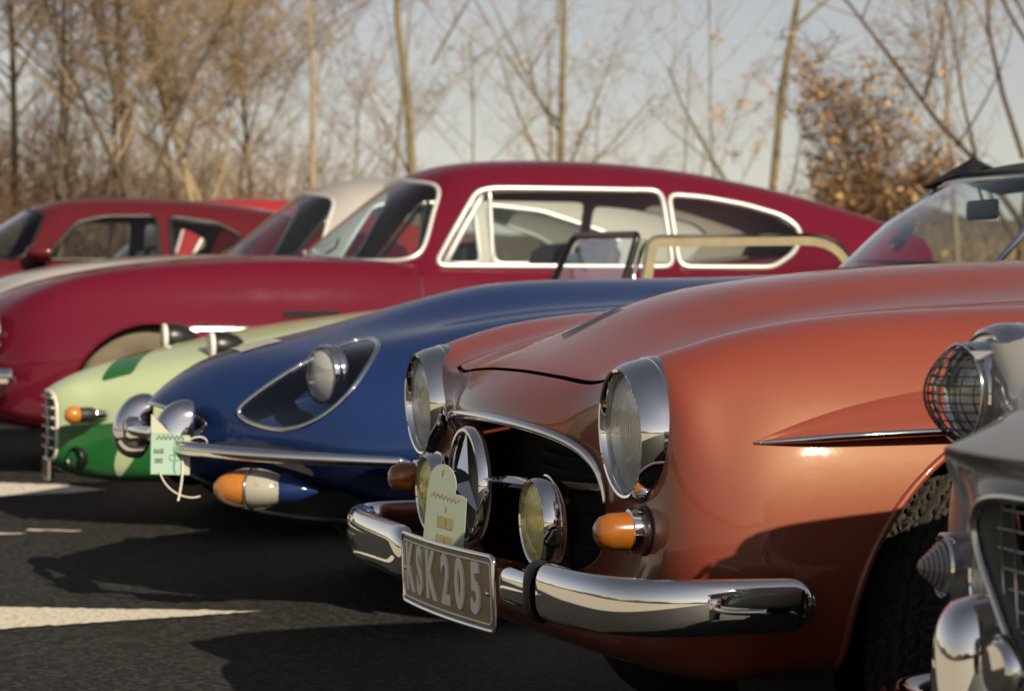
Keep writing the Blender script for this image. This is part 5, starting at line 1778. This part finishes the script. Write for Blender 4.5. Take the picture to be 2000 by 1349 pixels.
# the bole
for o in [bpy.data.objects[k] for k in bpy.data.objects.keys() if bpy.data.objects[k].get('label', '').startswith('bare tree with a swollen')]:
    MB().tube([(0, 0, 0), (.0, 0, .8), (.02, 0, 1.4), (.02, 0, 1.85), (.03, 0, 2.05)], [.17, .17, .19, .23, .08], 10).build('bole', 'bark_olive', o)
bare(1485, 31, .080, 8.0, 'straight bare tree with two low forked limbs behind the crimson tail', (.012, 0), seed=31, kids=6, fork=[(1.5, -.7, 2.4, .05), (1.45, .55, 2.0, .03)])
bare(1395, 34, .030, 5.0, 'thin bare sapling left of the forked tree, a few brown leaves', (-.03, 0), seed=41, kids=7, leaf=350)
bare(1270, 36, .030, 4.4, 'thin spreading sapling behind the rear half of the crimson roof', (.12, 0), seed=43, kids=8, low=2)
bare(1990, 27, .095, 7.0, 'large bare tree at the right edge with long arching limbs', (.02, 0), seed=51, kids=9, bark='bark_dark', fork=[(1.5, -.75, 3.8, .055), (2.2, -.55, 3.6, .045), (1.2, -.9, 3.0, .04)])
bare(1885, 33, .060, 5.5, 'pale bare tree just left of the right edge tree', (.0, 0), seed=53, kids=8, bark='bark_tan')
bare(940, 37, .035, 4.6, 'low spreading bare tree between the knotted and pollarded trees', (.1, 0), seed=61, kids=8, low=2, leaf=250)
bare(755, 36, .045, 6.0, 'bare tree leaning right beside the crimson windscreen', (.12, 0), seed=63, kids=7)
bare(618, 32, .070, 6.5, 'pale straight trunk above the silver windscreen', (.0, 0), seed=71, kids=8, bark='bark_tan', twig='twig_russet')
bare(520, 35, .060, 5.5, 'bushy bare tree left of the pale straight trunk', (-.05, 0), seed=73, kids=11, twig='twig_russet', low=3)
bare(412, 31, .080, 5.5, 'pale forked trunk above the dark red roof', (-.01, 0), seed=81, kids=9, bark='bark_tan', fork=[(1.6, -.35, 3.0, .05), (1.8, .4, 2.6, .04)])
bare(283, 30, .085, 7.0, 'dark forked bare tree above the dark red roof', (-.01, 0), seed=83, kids=9, bark='bark_dark', fork=[(1.5, -.5, 3.6, .06), (1.8, .55, 3.0, .05)])
bare(205, 34, .060, 6.5, 'bare tree with russet twigs left of the dark forked tree', (.04, 0), seed=91, kids=11, twig='twig_russet', low=2)
bare(110, 31, .070, 7.0, 'bare tree with a dark slanting trunk near the left edge', (-.03, 0), seed=93, kids=11, bark='bark_dark', twig='twig_russet')
bare(25, 33, .080, 7.5, 'dense russet-twigged bare tree at the left edge', (.03, 0), seed=95, kids=14, twig='twig_russet', low=3)
bare(60, 38, .060, 8.0, 'tall bare tree behind the left edge trees', (.05, 0), seed=97, kids=14, twig='twig_russet')
bare(345, 38, .050, 5.5, 'twiggy bare tree between the two forked trunks', (.0, 0), seed=99, kids=11, twig='twig_russet', low=3)
bare(470, 40, .050, 5.0, 'slim bare tree behind the bushy tree', (.05, 0), seed=101, kids=10, low=2)
bare(690, 40, .045, 4.2, 'short twiggy tree above the silver roof', (.0, 0), seed=103, kids=10, twig='twig_russet', low=3)
bare(1170, 41, .040, 4.0, 'short twiggy tree right of the pollarded bole', (.05, 0), seed=105, kids=9, low=3)
bare(1330, 42, .040, 3.6, 'short bare tree behind the rear quarter window', (.05, 0), seed=107, kids=9, low=2)

# beech that kept its brown leaves
t = Tree(7)
t.grow(Vector((0, 0, -.1)), Vector((.0, 0, 1)), 2.5, .045, 0, .6, .06, 13, .58)
for k in range(10):
    a = 6.28 * k / 10
    t.grow(Vector((0, 0, .3 + .12 * k)), Vector((math.cos(a), math.sin(a), 1.1)), t.r.uniform(.5, 1.1), .02, 1, .3, .14, 7, .6)
t.build('beech_tree', spot(1690, 28), 'young beech still covered in brown leaves behind the blue windscreen', 'bark_dark', 'twig_russet', group=None, leaf=3200, leaf_size=.046)
for (u, Y, h, n, lab) in ((1590, 30, 1.15, 1500, 'low brown-leaved bush left of the leafy beech'), (1800, 31, 1.0, 1300, 'low brown-leaved bush right of the leafy beech')):
    t = Tree(u)
    for k in range(10):
        a = 6.28 * k / 10
        t.grow(Vector((.2 * math.cos(a), .2 * math.sin(a), 0)), Vector((math.cos(a) * .6, math.sin(a) * .6, 1)), h, .02, 1, .3, .15, 8, .7)
    t.build('leafy_bush', spot(u, Y), lab, 'bark_dark', 'twig_russet', cat='bush', group=None, leaf=n, leaf_size=.062)

# scrub and far saplings that read as one mass
def scrub():
    rg = random.Random(12)
    mb = MB()
    for k in range(4800):
        Y = rg.uniform(39, 58)
        u = rg.uniform(-250, 2250)
        dens = 1.0 if u < 720 else (.35 if u < 1500 else .8)
        if rg.random() > dens:
            continue
        x = (u - 1000) / 4860 * Y
        top = (5.6 - u * .0012 if u < 450 else 5.0 - 3.2 * min(1, (u - 450) / 450)) if u < 1500 else 2.6
        h = top * rg.uniform(.35, 1.1)
        p = Vector((x, Y, .2))
        d = Vector((rg.gauss(0, .3), rg.gauss(0, .3), 1)).normalized()
        P = [p]
        for i in range(3):
            d = (d + Vector((rg.gauss(0, .22), rg.gauss(0, .22), .05))).normalized()
            P.append(P[-1] + d * h / 3)
        mb.tube(P, [.016, .012, .008, .004], 3)
        for q in range(3):
            i = rg.randint(1, 2)
            e = P[i] + Vector((rg.gauss(0, .4), rg.gauss(0, .4), rg.uniform(.1, .6)))
            mb.tube([P[i], (P[i] + e) / 2 + Vector((0, 0, .05)), e], [.008, .006, .003], 3)
    o = mb.build('scrub', 'scrub', None, False)
    tag(o, 'brown leafless scrub filling the gaps behind the trees', 'scrub', kind='stuff')
scrub()
